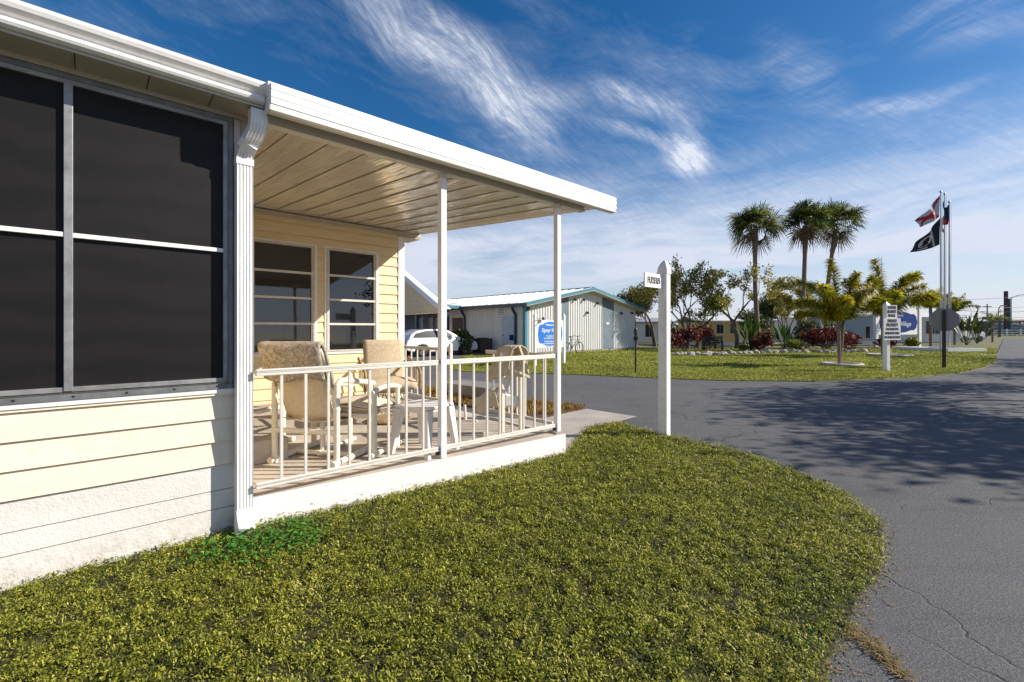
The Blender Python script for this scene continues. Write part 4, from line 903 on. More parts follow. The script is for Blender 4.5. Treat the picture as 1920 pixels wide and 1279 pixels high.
# ================================================================== SIGNS
def blob(w_, h_):
    pts = []
    for k in range(48):
        a = 2*PI*k/48; x = math.cos(a); y = math.sin(a)
        X = x*w_/2; Y = (h_/2)*y
        if abs(x) > .55 and abs(y) > .30: X *= 1.02; Y = (h_/2)*.76*np.sign(y)*min(1, abs(y)/.7+.15)
        pts.append((X, Y))
    return pts
def picket_post(name, parent, x, h, w_=.1):
    b = MB(); b.box((x-w_/2,-w_/2,0),(x+w_/2,w_/2,h), POSTW); b.box((x-w_*.6,-w_*.6,h),(x+w_*.6,w_*.6,h+.03), POSTW)
    for q in range(4):
        c = [(-.6,-.6),(.6,-.6),(.6,.6),(-.6,.6)]; p = c[q]; r2 = c[(q+1) % 4]; b.poly([(x+p[0]*w_,p[1]*w_,h+.03),(x+r2[0]*w_,r2[1]*w_,h+.03),(x,0,h+.16)], POSTW)
    return b.build(name, parent)
s1 = thing('welcome_sign', G(1003,687), TH, 'white and bright blue welcome sign between two posts on the island lawn', 'sign')
Wd = 1.50
picket_post('post', s1, 0, 1.80, .09); picket_post('post', s1, Wd+.09, 1.80, .09)
b = MB(); b.box((.045,-.03,.66),(Wd+.045,.03,1.68), SIGNW); bd = b.build('board', s1)
b = MB(); b.prism([(x*.96+Wd/2+.045, y*.93+1.17) for x, y in blob(1.40,.98)], -.040, -.031, BLUE1, axis=1); b.build('blue_panel', s1)
cx = Wd/2+.045
for (tx, sz, z, sh) in (('Welcome to', .11, 1.50, 0),('Sigsey Village', .195, 1.30, .35),('If you lived here', .075, 1.09, 0),('you would be home now', .075, 1.01, 0),('Homes for sale and rent', .072, .89, 0),('see our office for information', .068, .81, 0),('Open weekdays', .068, .71, 0)):
    text(tx, sz, SIGNW, s1, (cx,-.043,z), (PI/2,0,0), shear=sh, sx=.98, bold=.002)
b = MB(); b.tube(curve([(.05,0,1.45),(0,-.12,1.55),(.06,-.14,1.72),(.28,-.12,1.74)]), .012, BLACK, 6); b.lathe([(.07,-.06),(.05,.0),(.01,.05)], BLACK, 10, (.32,-.12,1.74)); b.build('sign_lamp', s1)

s2 = thing('security_sign', (11.82,14.48,0), math.radians(14), 'white post with two stacked white boards lettered PRIVATE PROPERTY', 'sign')
picket_post('post', s2, 0, 2.06, .13)
b = MB(); b.box((-.12,-.095,1.66),(.31,-.072,2.10), SIGNW); b.build('upper_board', s2)
b = MB(); b.box((-.26,-.120,1.00),(.42,-.0955,1.69), SIGNW); b.build('lower_board', s2)
for i_, tx in enumerate(('24 HOUR','SECURITY','PATROL')): text(tx, .125, INK, s2, (.095,-.097,2.02-i_*.128), (PI/2,0,0), sx=.66, bold=.003)
for i_, (tx, q) in enumerate((('PRIVATE',.135),('PROPERTY',.135),('FACILITIES FOR',.10),('RESIDENTS ONLY',.10),('NO SOLICITATION',.10))): text(tx, q, INK, s2, (.08,-.122,1.60-i_*.128), (PI/2,0,0), sx=.74, bold=.0025)

s3 = thing('village_sign', G(1642,652), math.atan2(35.74-33.64, 31.71-26.68), 'large white framed sign with navy blue panel behind the foxtail palm', 'sign')
L3 = (G(1723,650)-G(1642,652)).length
for x in (0, L3):
    b = MB(); b.box((x-.16,-.1,0),(x+.16,.1,3.0), POSTW); b.box((x-.19,-.13,3.0),(x+.19,.13,3.06), POSTW); b.build('post', s3)
b = MB(); b.box((.16,-.04,.95),(L3-.16,.04,2.85), SIGNW); b.build('board', s3)
b = MB(); b.prism([(x+L3/2, y+1.9) for x, y in blob(L3*.88,1.62)], -.055, -.041, BLUE2, axis=1); b.build('blue_panel', s3)
text('Sigsey Village', .50, WHT2, s3, (L3/2+.15,-.058,1.75), (PI/2,0,0), shear=.35, sx=1.05)
text('Welcome to', .24, WHT2, s3, (L3/2,-.058,2.4), (PI/2,0,0), sx=.9)

ss = thing('stop_sign', (14.56,15.46,0), math.radians(-42), 'dark post with the grey back of an octagonal stop sign', 'sign')
b = MB(); b.box((-.05,-.035,0),(.05,.035,1.98), mat('bronze_post', (.035,.03,.02), .6)); b.build('post', ss, bevel=.004)
b = MB(); R8 = .41; b.prism([(R8*math.cos(PI/8+k*PI/4), R8*math.sin(PI/8+k*PI/4)+1.66) for k in range(8)], .040, .046, GALV, axis=1); b.build('octagon_plate', ss)
pk = MB(); pk.tube([(0,0,0),(0,0,1.35)], .028, BLACK, 10); pk.tube([(0,0,1.35),(.0,0,1.62)], .014, BLACK, 8); pk.lathe([(.03,0),(.055,.03),(.055,.18),(.03,.22)], BLACK, 10, (0,0,1.15)); pk.box((-.06,-.03,1.0),(.06,.03,1.12), BLACK)
o = pk.build('lawn_stake', loc=(3.76,13.95,0), smooth=False); tag(o, 'thin black metal stake standing alone on the island lawn', 'stake')

# ================================================================== FLAGS
def flagpole(px, D, top, label, r=.055):
    p = at(px, D); t = thing('flagpole', p, 0, label, 'flagpole', 'flagpoles on the white kerbed pad')
    b = MB(); b.tube([(0,0,0),(0,0,top*.5),(0,0,top)], [r,r*.85,r*.5], POLEM, 12); b.build('pole', t, smooth=True)
    b = MB(); b.lathe([(.01,0),(.05,.03),(.07,.08),(.05,.13),(.01,.16)], POLEM, 10, (0,0,top)); b.build('finial', t, smooth=True)
    b = MB(); b.lathe([(.13,0),(.13,.04),(.07,.07)], POLEM, 14); b.build('base_collar', t, smooth=True)
    b = MB(); b.tube([(.07,-.04,1.2),(.07,-.04,top-.1)], .008, WHITE, 5); b.build('halyard', t)
    return p
DF = 27.0
zf = lambda y, D=DF: CH+(HY-y)/F*D
pA = flagpole(1764, DF, zf(362), 'front flagpole carrying the red cross flag and the black flag')
pB = flagpole(1771, DF+1.1, zf(366, DF+1.1), 'middle flagpole carrying the striped flag')
pC = flagpole(1780, DF+.7, zf(381, DF+.7), 'rear flagpole with dark limp flag')
def flag(name, P, corners, mfn, label, nu=26, nv=16, wav=.10):
    """corners in photo px around pole: hoist top, hoist bottom, fly bottom, fly top"""
    D = P.y; c = [Vector(((x-960)/F*D, 0, zf(y, D))) for x, y in corners]
    def fn(i, j):
        a = c[0].lerp(c[1], j); d = c[3].lerp(c[2], j); q = a.lerp(d, i); q.z -= .18*math.sin(PI*i)*(.5 if wav > 0 else 0)
        return (q.x, D+wav*math.sin(9*i+2.5*j)*min(1, i*3)*1.2-.02, q.z)
    b = MB(); b.grid(fn, nu, nv, mfn); o = b.build(name, smooth=True); tag(o, label, 'flag'); return o
def fl(i, j):
    x, y = i, j
    if abs(x-y) < .13 or abs(x+y-1) < .13: return REDP
    if (x-.5)**2+(y-.5)**2*1.5 < .035: return mat('seal_gold', (.35,.28,.12), .8)
    return WCLO
flag('state_flag', pA, [(1762,366),(1760,407),(1721,427),(1716,414)], fl, 'drooping white flag with red diagonal cross, topmost at the front flagpole')
def pow_(i, j):
    r = math.hypot((i-.52)/.17, (j-.50)/.30)
    if r < 1.0: return WCLO if r > .86 or (math.hypot((i-.50)/.09, (j-.44)/.15) > 1 and abs(i-.50)+abs(j-.72)*.4 > .11) else BCLO
    if .84 < j < .91 and .40 < i < .66: return WCLO
    return BCLO
flag('black_flag', pA, [(1762,409),(1761,459),(1702,474),(1716,456)], pow_, 'black flag with white round emblem, lower on the front flagpole', 44, 30)
usm = lambda i, j: NCLO if (i < .4 and j < .54) else (REDP if int(j*13) % 2 == 0 else WCLO)
flag('striped_flag', pB, [(1771,370),(1771,400),(1766,444),(1765,420)], usm, 'narrow folded flag with red and white stripes on the middle flagpole', 20, 26, .15)
flag('limp_flag', pC, [(1779,383),(1776,420),(1771,418),(1772,388)], lambda i, j: REDP if j > .72 else NCLO, 'dark limp flag with red foot between middle and rear flagpoles', 12, 12, .1)
pad = thing('flag_pad', G(1772,660), .15, 'white kerbed square pad round the flagpole feet', 'kerb')
b = MB(); w2 = 1.35
for (a, c) in (((-w2,-1.6,0),(w2,-1.4,.22)),((-w2,1.4,0),(w2,1.6,.22)),((-w2,-1.4,0),(-w2+.2,1.4,.22)),((w2-.2,-1.4,0),(w2,1.4,.22))): b.box(a, c, SIGNW)
b.build('kerb', pad); b = MB(); b.box((-w2+.2,-1.4,0),(w2-.2,1.4,.08), CLAY); b.build('gravel_fill', pad)
pad.location = (26.4,28.4,0)

# ================================================================== VEGETATION
def leafcloud(rg, blobs, n, size, flat=.0, shell=.35, drop=0):
    """leaf quads spread through ellipsoid clumps"""
    out = []
    tv = sum(r[0]*r[1]*r[2] for c, r in blobs)
    for c, r in blobs:
        k = max(8, int(n*(r[0]*r[1]*r[2])/tv)); d = rg.normal(0, 1, (k, 3)); d /= np.linalg.norm(d, axis=1)[:, None]
        rad = (shell+(1-shell)*rg.uniform(0, 1, k)**.6)*rg.uniform(.82, 1.12, k)
        p = np.array(c)+d*rad[:, None]*np.array(r)
        a = rg.normal(0, 1, (k, 3)); a[:, 2] -= drop; a /= np.linalg.norm(a, axis=1)[:, None]
        q = rg.normal(0, 1, (k, 3)); q -= (q*a).sum(1)[:, None]*a; q /= np.linalg.norm(q, axis=1)[:, None]
        s_ = rg.uniform(size*.6, size*1.3, k)[:, None]
        out.append(np.stack([p-a*s_*.5, p-a*s_*.1+q*s_*.28, p-a*s_*.1-q*s_*.28, p+a*s_*.5], 1)[:, [1, 0, 3, 2]])
    return np.concatenate(out)
def grow(b, rg, p, d, L, r, depth, m, tips, spread=.6, up=.15, seg=3, taper=.62):
    pts = [p.copy()]; dd = d.normalized()
    for k in range(seg): dd = (dd+Vector((rg.gauss(0,.13), rg.gauss(0,.13), rg.gauss(0,.08)+up*.15))).normalized(); pts.append(pts[-1]+dd*L/seg)
    rr = [r*(1-(1-taper)*k/seg) for k in range(seg+1)]; b.tube(pts, rr, m, 7 if depth > 1 else 5, caps=True)
    for q in pts[1:]: tips.append((q.copy(), depth))
    if depth == 0: return
    n = rg.choice([2,2,3])
    for k in range(n):
        a = 2*PI*(k/n)+rg.random()*1.5; o_ = dd.orthogonal().normalized(); o_ = Matrix.Rotation(a, 3, dd) @ o_
        nd = (dd+o_*spread*rg.uniform(.6,1.3)+Vector((0,0,up))).normalized()
        grow(b, rg, pts[-1] if k else pts[-2], nd, L*rg.uniform(.62,.85), rr[-1]*.85, depth-1, m, tips, spread, up, seg, taper)
def branch_tree(name, base, H, label, leafm, nleaf, lsize, seed, depth=5, spread=.62, r0=.16, lean=(0,0), stems=1, group=None, cat='tree', clump=.35, maxd=1, trunk_frac=.30, barkm=BARK, up=.18):
    rg = random.Random(seed); ng = np.random.RandomState(seed); t = thing(name, base, 0, label, cat, group); b = MB(); tips = []
    for s_ in range(stems):
        d = Vector((lean[0]+(rg.uniform(-.35,.35) if stems > 1 else 0), lean[1]+(rg.uniform(-.35,.35) if stems > 1 else 0), 1))
        grow(b, rg, Vector((0,0,0)), d, H*trunk_frac, r0/(stems**.4), depth, barkm, tips, spread, up)
    b.build('trunk', t, smooth=True)
    ends = [p for p, dp in tips if dp <= maxd]
    if nleaf and ends:
        V = leafcloud(ng, [(tuple(p), (clump*rg.uniform(.6,1.3),)*2+(clump*rg.uniform(.5,1),)) for p in ends], nleaf, lsize, shell=.1)
        quads('crown', V, leafm, t)
    return t
OAKL = leafmat('oak_leaves', [(0,(.018,.03,.008)),(.5,(.04,.065,.015)),(.85,(.09,.12,.025)),(1,(.16,.17,.04))], .5, .25)
SPARS = leafmat('sparse_leaves', [(0,(.08,.09,.02)),(.35,(.22,.23,.04)),(.7,(.46,.42,.07)),(1,(.58,.38,.14))], .5, .4)
DENSE = leafmat('dense_leaves', [(0,(.022,.035,.010)),(.5,(.055,.075,.018)),(1,(.13,.14,.035))], .5, .25)
YGL = leafmat('yellow_green_leaves', [(0,(.07,.11,.015)),(.5,(.20,.24,.03)),(1,(.42,.42,.06))], .5, .35)
# trees of the island bed
branch_tree('dark_oak_tree', at(1228,36), 6.6, 'dark leafy tree behind the tall white post, right of the clubhouse', OAKL, 9000, .16, 11, depth=5, r0=.16, spread=.85, clump=.62, maxd=2, trunk_frac=.26)
branch_tree('loose_tree', at(1290,31.6), 7.0, 'twisting tree with sparse pale yellow leaves and dark mossy heart', SPARS, 6000, .17, 21, depth=5, r0=.15, spread=.75, clump=.40, trunk_frac=.29, stems=2, maxd=1)
branch_tree('mossy_tree', at(1306,32.4), 5.2, 'dark thick tree right behind the sparse yellow leaved tree', YGL, 3000, .15, 23, depth=4, r0=.17, spread=.7, clump=.5, trunk_frac=.32, maxd=2)
branch_tree('thin_tree', at(1381,31.5), 6.4, 'open crooked tree with few leaves left of the first tall palm', SPARS, 2300, .17, 37, depth=5, r0=.15, spread=.72, clump=.34, trunk_frac=.30, lean=(.05,0))
branch_tree('bare_tree', at(1480,36), 6.2, 'bare grey branched tree between the tall palms', SPARS, 500, .14, 41, depth=6, r0=.12, spread=.6, clump=.3, trunk_frac=.26, stems=2, up=.25)
branch_tree('round_tree', at(1436,44), 4.8, 'dark round tree beyond the yellow home', OAKL, 6500, .2, 43, depth=4, r0=.14, spread=.8, clump=.75, maxd=2)
branch_tree('round_tree', at(1318,50), 3.9, 'low green tree above the roof of the yellow home', YGL, 4500, .2, 47, depth=4, r0=.14, spread=.8, clump=.75, maxd=2)
branch_tree('round_tree', at(1395,42), 3.6, 'small leafy tree behind the crooked open tree', DENSE, 4500, .18, 49, depth=4, r0=.14, spread=.8, clump=.65, maxd=2)

SABAL = leafmat('sabal_leaf', [(0,(.018,.034,.010)),(.4,(.050,.085,.018)),(.75,(.12,.155,.03)),(.93,(.26,.25,.05)),(1,(.36,.25,.09))], .45, .35)
DEADF = leafmat('dead_frond', [(0,(.10,.07,.04)),(1,(.26,.19,.11))], .8, .2)
def sabal(base, pts, H, label, seed, R=1.75):
    t = thing('palm_tree', base, 0, label, 'palm tree', 'three tall palms on the island'); rg = np.random.RandomState(seed)
    b = MB(); path = curve(pts, 5); n = len(path); b.tube(path, [.17-.045*math.sin(PI*min(1,k/n*1.2))*0-.05*k/n+(.05 if k > n-4 else 0) for k in range(n)], PALMBARK, 12); b.build('trunk', t, smooth=True)
    top = np.array(pts[-1]); V = []; VD = []
    for i in range(46):
        a = rg.uniform(0, 2*PI); e = math.asin(rg.uniform(-.30, 1)) if i > 5 else rg.uniform(-1.2,-.9)
        d = np.array([math.cos(a)*math.cos(e), math.sin(a)*math.cos(e), math.sin(e)]); pl = R*rg.uniform(.15,.68)
        hub = top+np.array([0,0,.25])+d*pl; side = np.array([-math.sin(a), math.cos(a), 0]); upv = np.cross(d, side); ro = rg.normal(0, .75); side, upv = side*math.cos(ro)+upv*math.sin(ro), upv*math.cos(ro)-side*math.sin(ro)
        dead = i <= 5; L = R*rg.uniform(.5,.68)
        st_ = top+np.array([0,0,.1]); n_ = np.array([0,0,.02]); (VD if dead else V).append([st_-side*.02, st_+side*.02, (st_+hub)/2-side*.015+n_, (st_+hub)/2+side*.015+n_, hub-side*.012, hub+side*.012])
        for k in range(19):
            s_ = (k-9)/9; th_ = s_*1.75; dr = d*math.cos(th_)+side*math.sin(th_); dr = dr+upv*(.25*abs(s_)); dr /= np.linalg.norm(dr)
            m1 = hub+dr*L*.55; drop = np.array([0,0,-1])*L*rg.uniform(.10,.50); tip = m1+dr*L*.45+drop
            wv = np.cross(dr, upv); wv /= max(1e-6, np.linalg.norm(wv)); wv = wv*.035+upv*rg.uniform(-.02,.02)
            (VD if dead else V).append([hub-wv*.4, hub+wv*.4, m1-wv, m1+wv, tip-wv*.15, tip+wv*.15])
    quads('crown', np.array(V), SABAL, t); quads('dead_frond', np.array(VD), DEADF, t)
DP = 31.0
def pz(x, y, x0, D=DP): return ((x-x0)/F*D, 0, CH+(HY-y)/F*D)
sabal(at(1424,DP), [(0,0,0), pz(1420,610,1424), pz(1416,530,1424), pz(1416,430,1424)], 0, 'leftmost of the three tall palms, straight trunk', 1)
sabal(at(1490,DP+.5), [(0,0,0), pz(1503,580,1490), pz(1508,520,1490), pz(1511,420,1490)], 0, 'middle of the three tall palms, trunk leaning right', 2)
sabal(at(1545,DP+3), [(0,0,0), pz(1547,600,1545,34), pz(1554,520,1545,34), pz(1568,425,1545,34)], 0, 'rightmost of the three tall palms, trunk curving right', 3, 1.9)

FOX = leafmat('foxtail_leaf', [(0,(.04,.07,.008)),(.25,(.14,.20,.015)),(.5,(.36,.38,.025)),(.78,(.66,.55,.04)),(1,(.70,.38,.02))], .5, .4)
FOXG = leafmat('foxtail_leaf_green', [(0,(.025,.055,.008)),(.4,(.09,.15,.015)),(.75,(.24,.28,.025)),(1,(.46,.40,.04))], .5, .4)
def foxtail(name, base, H, fronds, label, seed, stems=((0,0),), leafw=.30, m=FOX, cat='palm tree', group=None, r=.075, dens=1.0, lw=.012):
    t = thing(name, base, 0, label, cat, group); rg = np.random.RandomState(seed)
    b = MB()
    for (sx_, sy_) in stems: b.tube(curve([(sx_*.2,sy_,0),(sx_*.6,sy_,H*.5),(sx_,sy_,H)]), [r*1.25]+[r]*11+[r*.8], PALMBARK, 10)
    b.build('trunk', t, smooth=True); V = []; RB = MB()
    for (a, e, L, st) in fronds:
        sx_, sy_ = stems[st % len(stems)]; p = np.array([sx_, sy_, H-.05]); d = np.array([math.cos(a)*math.cos(e), math.sin(a)*math.cos(e), math.sin(e)]); pts = [p.copy()]; K = 12
        for k in range(K): d = d+np.array([0,0,-.04-.20*(k/K)**1.4]); d /= np.linalg.norm(d); p = p+d*L/K; pts.append(p.copy())
        RB.tube([tuple(q) for q in pts], [.022*(1-.8*k/K)+.004 for k in range(K+1)], m, 5)
        for k in range(2, K+1):
            p0, p1 = pts[k-1], pts[k]; ax = (p1-p0); ax /= np.linalg.norm(ax); s0 = np.cross(ax, [0,0,1]); s0 /= max(1e-6, np.linalg.norm(s0)); u0 = np.cross(s0, ax)
            for q in range(int(15*dens)):
                ph = rg.uniform(0, 2*PI); dr = s0*math.cos(ph)+u0*math.sin(ph)+ax*rg.uniform(.15,.6); dr /= np.linalg.norm(dr); c = p0+(p1-p0)*rg.uniform(0,1)
                ll = leafw*rg.uniform(.7,1.1)*(1-.35*(k/K)**3)*min(1, .4+k*.15); wv = np.cross(dr, ax); wv /= max(1e-6, np.linalg.norm(wv)); wv = wv*lw; mid = c+dr*ll*.55; tip = c+dr*ll+np.array([0,0,-.22*ll])
                V.append([c-wv*.5, c+wv*.5, mid-wv, mid+wv, tip-wv*.2, tip+wv*.2])
    quads('crown', np.array(V), m, t); RB.build('frond_stem', t, smooth=True); return t
foxtail('foxtail_palm', (11.85,16.58,0), 1.62, [(1.8,1.50,2.35,0),(2.9,1.18,2.1,0),(3.2,.85,1.9,0),(3.7,1.15,1.8,0),(.1,1.42,1.9,1),(-.2,.95,1.7,1),(-1.3,1.15,1.7,1),(-2.0,.95,1.6,0),(1.2,1.0,1.7,0),(-.7,1.3,1.6,1),(2.4,.7,1.5,0)], 'yellow green foxtail palm with two trunks in a round kerb on the lawn', 5, stems=((-.05,0),(.16,.05)), leafw=.36, dens=5.0, lw=.017, r=.058)
foxtail('foxtail_palm', (18.3,22.6,0), 2.0, [(1.9,1.50,2.9,0),(.05,1.18,2.9,0),(-.25,.85,2.6,0),(2.9,1.15,2.6,0),(3.3,.80,2.6,0),(-2.0,.9,2.3,0),(1.3,1.2,2.2,0),(-.9,1.1,2.2,0),(-2.7,1.3,2.2,0)], 'big foxtail palm with arching plumes behind the private property boards', 6, leafw=.50, m=FOX, r=.10, lw=.024, dens=4.2)
for i_, (px, D, H, lb) in enumerate(((1745,33,2.9,'foxtail palm right of the navy sign, left of the flagpoles'),(1790,40,2.9,'leafy foxtail palm behind the flagpoles'),(1768,44,3.4,'taller foxtail palm hidden behind the stop sign'))):
    foxtail('foxtail_palm', at(px,D), H, [(a, 1.0+.3*math.sin(3*a), 1.7, 0) for a in np.linspace(0, 5.6, 8)], lb, 60+i_, leafw=.42, m=FOX if i_ < 1 else FOXG, r=.09, dens=1.3, lw=.028)
foxtail('small_palm', at(1861,48), 2.2, [(a, .9+.3*math.sin(3*a), 1.5, 0) for a in np.linspace(0, 5.6, 7)], 'small palm before the white fence at the far right', 71, leafw=.4, m=FOXG, r=.09, dens=.5, lw=.02)
kb = MB(); kb.lathe([(.62,0),(.66,.07),(.62,.11),(.54,.11),(.50,.06)], CLAY, 28); o = kb.build('tree_ring', smooth=True, loc=(11.9,16.55,.02)); tag(o, 'round concrete ring kerb at the foot of the twin trunk palm', 'kerb')
kb = MB(); kb.lathe([(.9,0),(.95,.07),(.9,.11),(.8,.11),(.75,.06)], CLAY, 28); o = kb.build('tree_ring', smooth=True, loc=(18.6,22.6,.02)); tag(o, 'round concrete ring kerb beyond the private property post', 'kerb')

# shrubs and bedding plants
REDL = leafmat('red_croton_leaf', [(0,(.020,.010,.010)),(.4,(.07,.015,.018)),(.75,(.18,.025,.02)),(.92,(.40,.08,.03)),(1,(.30,.22,.04))], .45, .3)
BOPL = leafmat('broad_green_leaf', [(0,(.015,.035,.012)),(.5,(.04,.085,.02)),(1,(.13,.22,.035))], .4, .3)
def shrub(name, px, D, w_, h_, m, label, seed, n=900, size=.16, group=None, cat='shrub'):
    rg = np.random.RandomState(seed); t = thing(name, at(px, D), 0, label, cat, group)
    b = MB(); q = random.Random(seed)
    for k in range(7): b.tube([(q.uniform(-.1,.1),q.uniform(-.1,.1),0),(q.uniform(-.4,.4)*w_,q.uniform(-.4,.4)*w_,h_*.7)], [.025,.01], BARK, 5)
    b.build('stem', t)
    bl = [((q.uniform(-.32,.32)*w_, q.uniform(-.25,.25)*w_, h_*q.uniform(.30,.72)), (w_*.27, w_*.25, h_*.30)) for _ in range(8)]
    quads('foliage', leafcloud(rg, bl, n, size, shell=.2), m, t)
shrub('red_shrub', 1283, 27.2, 2.1, 1.65, REDL, 'dark red leaved shrub under the sparse yellow tree', 3, 1600)
shrub('red_shrub', 1322, 28.8, 1.5, 1.75, REDL, 'red shrub left of the green garden seat', 4, 1000)
shrub('red_shrub', 1424, 28.4, 1.5, 1.2, REDL, 'bright red shrub at the foot of the leftmost tall palm', 5, 1000)
shrub('red_shrub', 1548, 27.8, 2.5, 1.75, REDL, 'large round dark red shrub in front of the rightmost tall palm', 6, 2600)
shrub('red_shrub', 1596, 28.3, 1.2, 1.2, REDL, 'small bright red shrub right of the twin trunk palm', 7, 700)
shrub('green_shrub', 1515, 31, 2.1, 2.1, DENSE, 'dark green shrub between the palm trunks and the large red shrub', 8, 1500)
shrub('green_shrub', 876, 24.6, 1.7, 1.45, OAKL, 'dark bushy palm clump against the clubhouse side wall', 9, 1500, .22)
shrub('green_shrub', 1496, 27.2, 1.2, .75, YGL, 'low yellow green plants at the middle palm base', 10, 600, .16)
shrub('green_shrub', 1392, 28.5, .8, .45, YGL, 'low spiky plant by the crooked tree base', 12, 300, .16)
shrub('green_shrub', 1711, 32.5, 1.3, .9, YGL, 'round yellow green grass clump before the navy sign', 13, 700, .2)
shrub('green_shrub', 1657, 33.0, 1.6, .8, REDL, 'low rusty plants at the left post of the navy sign', 14, 500, .2)
def strap(name, px, D, h_, n, label, seed, m=BOPL, wl=.16):
    q = np.random.RandomState(seed); t = thing(name, at(px, D), 0, label, 'plant'); V = []; b = MB()
    for k in range(n):
        a = q.uniform(0, 2*PI); le = q.uniform(.1,.75); L = h_*q.uniform(.6,1.05); d = np.array([math.cos(a)*math.sin(le), math.sin(a)*math.sin(le), math.cos(le)]); s_ = np.array([-math.sin(a), math.cos(a), 0.])*wl*.5
        p0 = d*.02; p1 = d*L*.45; p2 = d*L*.75+np.array([0,0,-.02]); p3 = d*L+np.array([0,0,-.12*L*le])
        V.append([p0-s_*.12,p0+s_*.12,p1-s_*.2,p1+s_*.2,p2-s_,p2+s_,p3-s_*.15,p3+s_*.15])
    quads('foliage', np.array(V), m, t)
strap('bird_of_paradise', 1408, 28.6, 2.4, 34, 'tall green paddle leaved plant beside the leftmost palm', 3)
strap('bird_of_paradise', 1471, 28.6, 2.0, 34, 'dark paddle leaved plant left of the middle tall palm', 4)
strap('bird_of_paradise', 1556, 32, 3.1, 26, 'tall paddle leaved plant rising above the large red shrub', 5)
strap('bird_of_paradise', 1655, 42, 2.6, 24, 'dark paddle leaved plant behind the navy sign', 6, OAKL)
strap('agave_plant', 1812, 38, 3.4, 30, 'dark spiky plant right of the flagpoles', 7, OAKL, .22)
strap('agave_plant', 1832, 42, 2.9, 30, 'second dark spiky plant nearer the roadway', 8, OAKL, .22)
# rocks edging the bed
rr = random.Random(8); n_r = 0
base_rocks = []
for k in range(4):
    b = MB(); q = random.Random(90+k); 
    import bmesh
    bm = bmesh.new(); bmesh.ops.create_icosphere(bm, subdivisions=1, radius=1)
    for v in bm.verts: v.co *= q.uniform(.72,1.15)
    me = bpy.data.meshes.new('rock'); bm.to_mesh(me); bm.free(); me.materials.append(ROCKM); base_rocks.append(me)
rline = [(1258,666),(1290,668),(1330,667),(1370,666),(1410,664),(1450,663),(1490,662),(1540,662.5),(1580,662),(1625,661)]
for k in range(64):
    t_ = k/63*(len(rline)-1); i_ = min(int(t_), len(rline)-2); f_ = t_-i_; px = rline[i_][0]*(1-f_)+rline[i_+1][0]*f_; py = rline[i_][1]*(1-f_)+rline[i_+1][1]*f_
    o = bpy.data.objects.new('garden_rock', base_rocks[k % 4]); COL.objects.link(o); p = G(px, py); s_ = rr.uniform(.09,.22); o.location = (p.x+rr.uniform(-.1,.1), p.y+rr.uniform(-.25,.25), s_*.35+.02); o.scale = (s_*1.3, s_, s_*.8); o.rotation_euler = (rr.uniform(0,.5), 0, rr.uniform(0,6))
    tag(o, 'pale rough rock in the edging row of the tree bed', 'rock', 'rocks edging the tree bed')
# garden seat
gs = thing('garden_bench', at(1336,28), -.3, 'dark green garden bench under the trees by the yellow home', 'bench')
b = MB()
for q in range(4): b.box((-.6,.2+.02*q,.5+q*.11),(.6,.24+.02*q,.58+q*.11), DGREEN)
b.build('backrest', gs); b = MB()
for q in range(4): b.box((-.6,-.22+q*.11,.42),(.6,-.14+q*.11,.45), DGREEN)
b.build('seat', gs)
for s_ in (-1,1): b = MB(); b.box((s_*.55-.03,-.22,0),(s_*.55+.03,-.16,.62), DGREEN); b.box((s_*.55-.03,.18,0),(s_*.55+.03,.24,.95), DGREEN); b.box((s_*.55-.03,-.22,.60),(s_*.55+.03,.2,.65), DGREEN); b.build('leg', gs)
# heat pump box and bicycle by the clubhouse
ac = thing('air_conditioner', CHP+Nv*(-2.6)+Dv*(-.75), TH, 'dark brown air conditioner box beside the clubhouse wall', 'air conditioner')
b = MB(); b.box((-.4,-.4,.05),(.4,.4,.85), mat('brown_metal', (.06,.045,.045), .6)); b.build('cabinet', ac, bevel=.02)
b = MB()
for q in range(9): b.box((-.41,-.36,.12+q*.075),(-.402,.36,.15+q*.075), BLACK)
b.build('louvre', ac); b = MB(); b.lathe([(.3,.851),(.3,.88),(.05,.89)], BLACK, 16); b.build('fan_guard', ac)
bk = thing('bicycle', G(1075,664.5)+Vector((0,-.05,0)), TH, 'black bicycle leaning at the clubhouse gable wall', 'bicycle')
for x in (-.5,.5):
    b = MB(); b.tube([(x+.32*math.cos(a), 0, .33+.32*math.sin(a)) for a in np.linspace(0, 2*PI, 21)], .022, RUB, 6); b.build('wheel', bk)
b = MB(); b.tube([(-.5,0,.33),(-.12,0,.33),(.36,0,.80),(-.18,0,.80),(-.12,0,.33)], .02, BLACK, 6); b.tube([(-.5,0,.33),(-.18,0,.80),(-.2,0,.92)], .018, BLACK, 6); b.tube([(.5,0,.33),(.36,0,.95)], .02, BLACK, 6); b.build('frame', bk)
b = MB(); b.tube([(.30,-.25,1.0),(.38,0,.96),(.30,.25,1.0)], .016, BLACK, 6); b.build('handlebar', bk); b = MB(); b.box((-.33,-.07,.92),(-.08,.07,.97), BLACK); b.build('saddle', bk, bevel=.01)

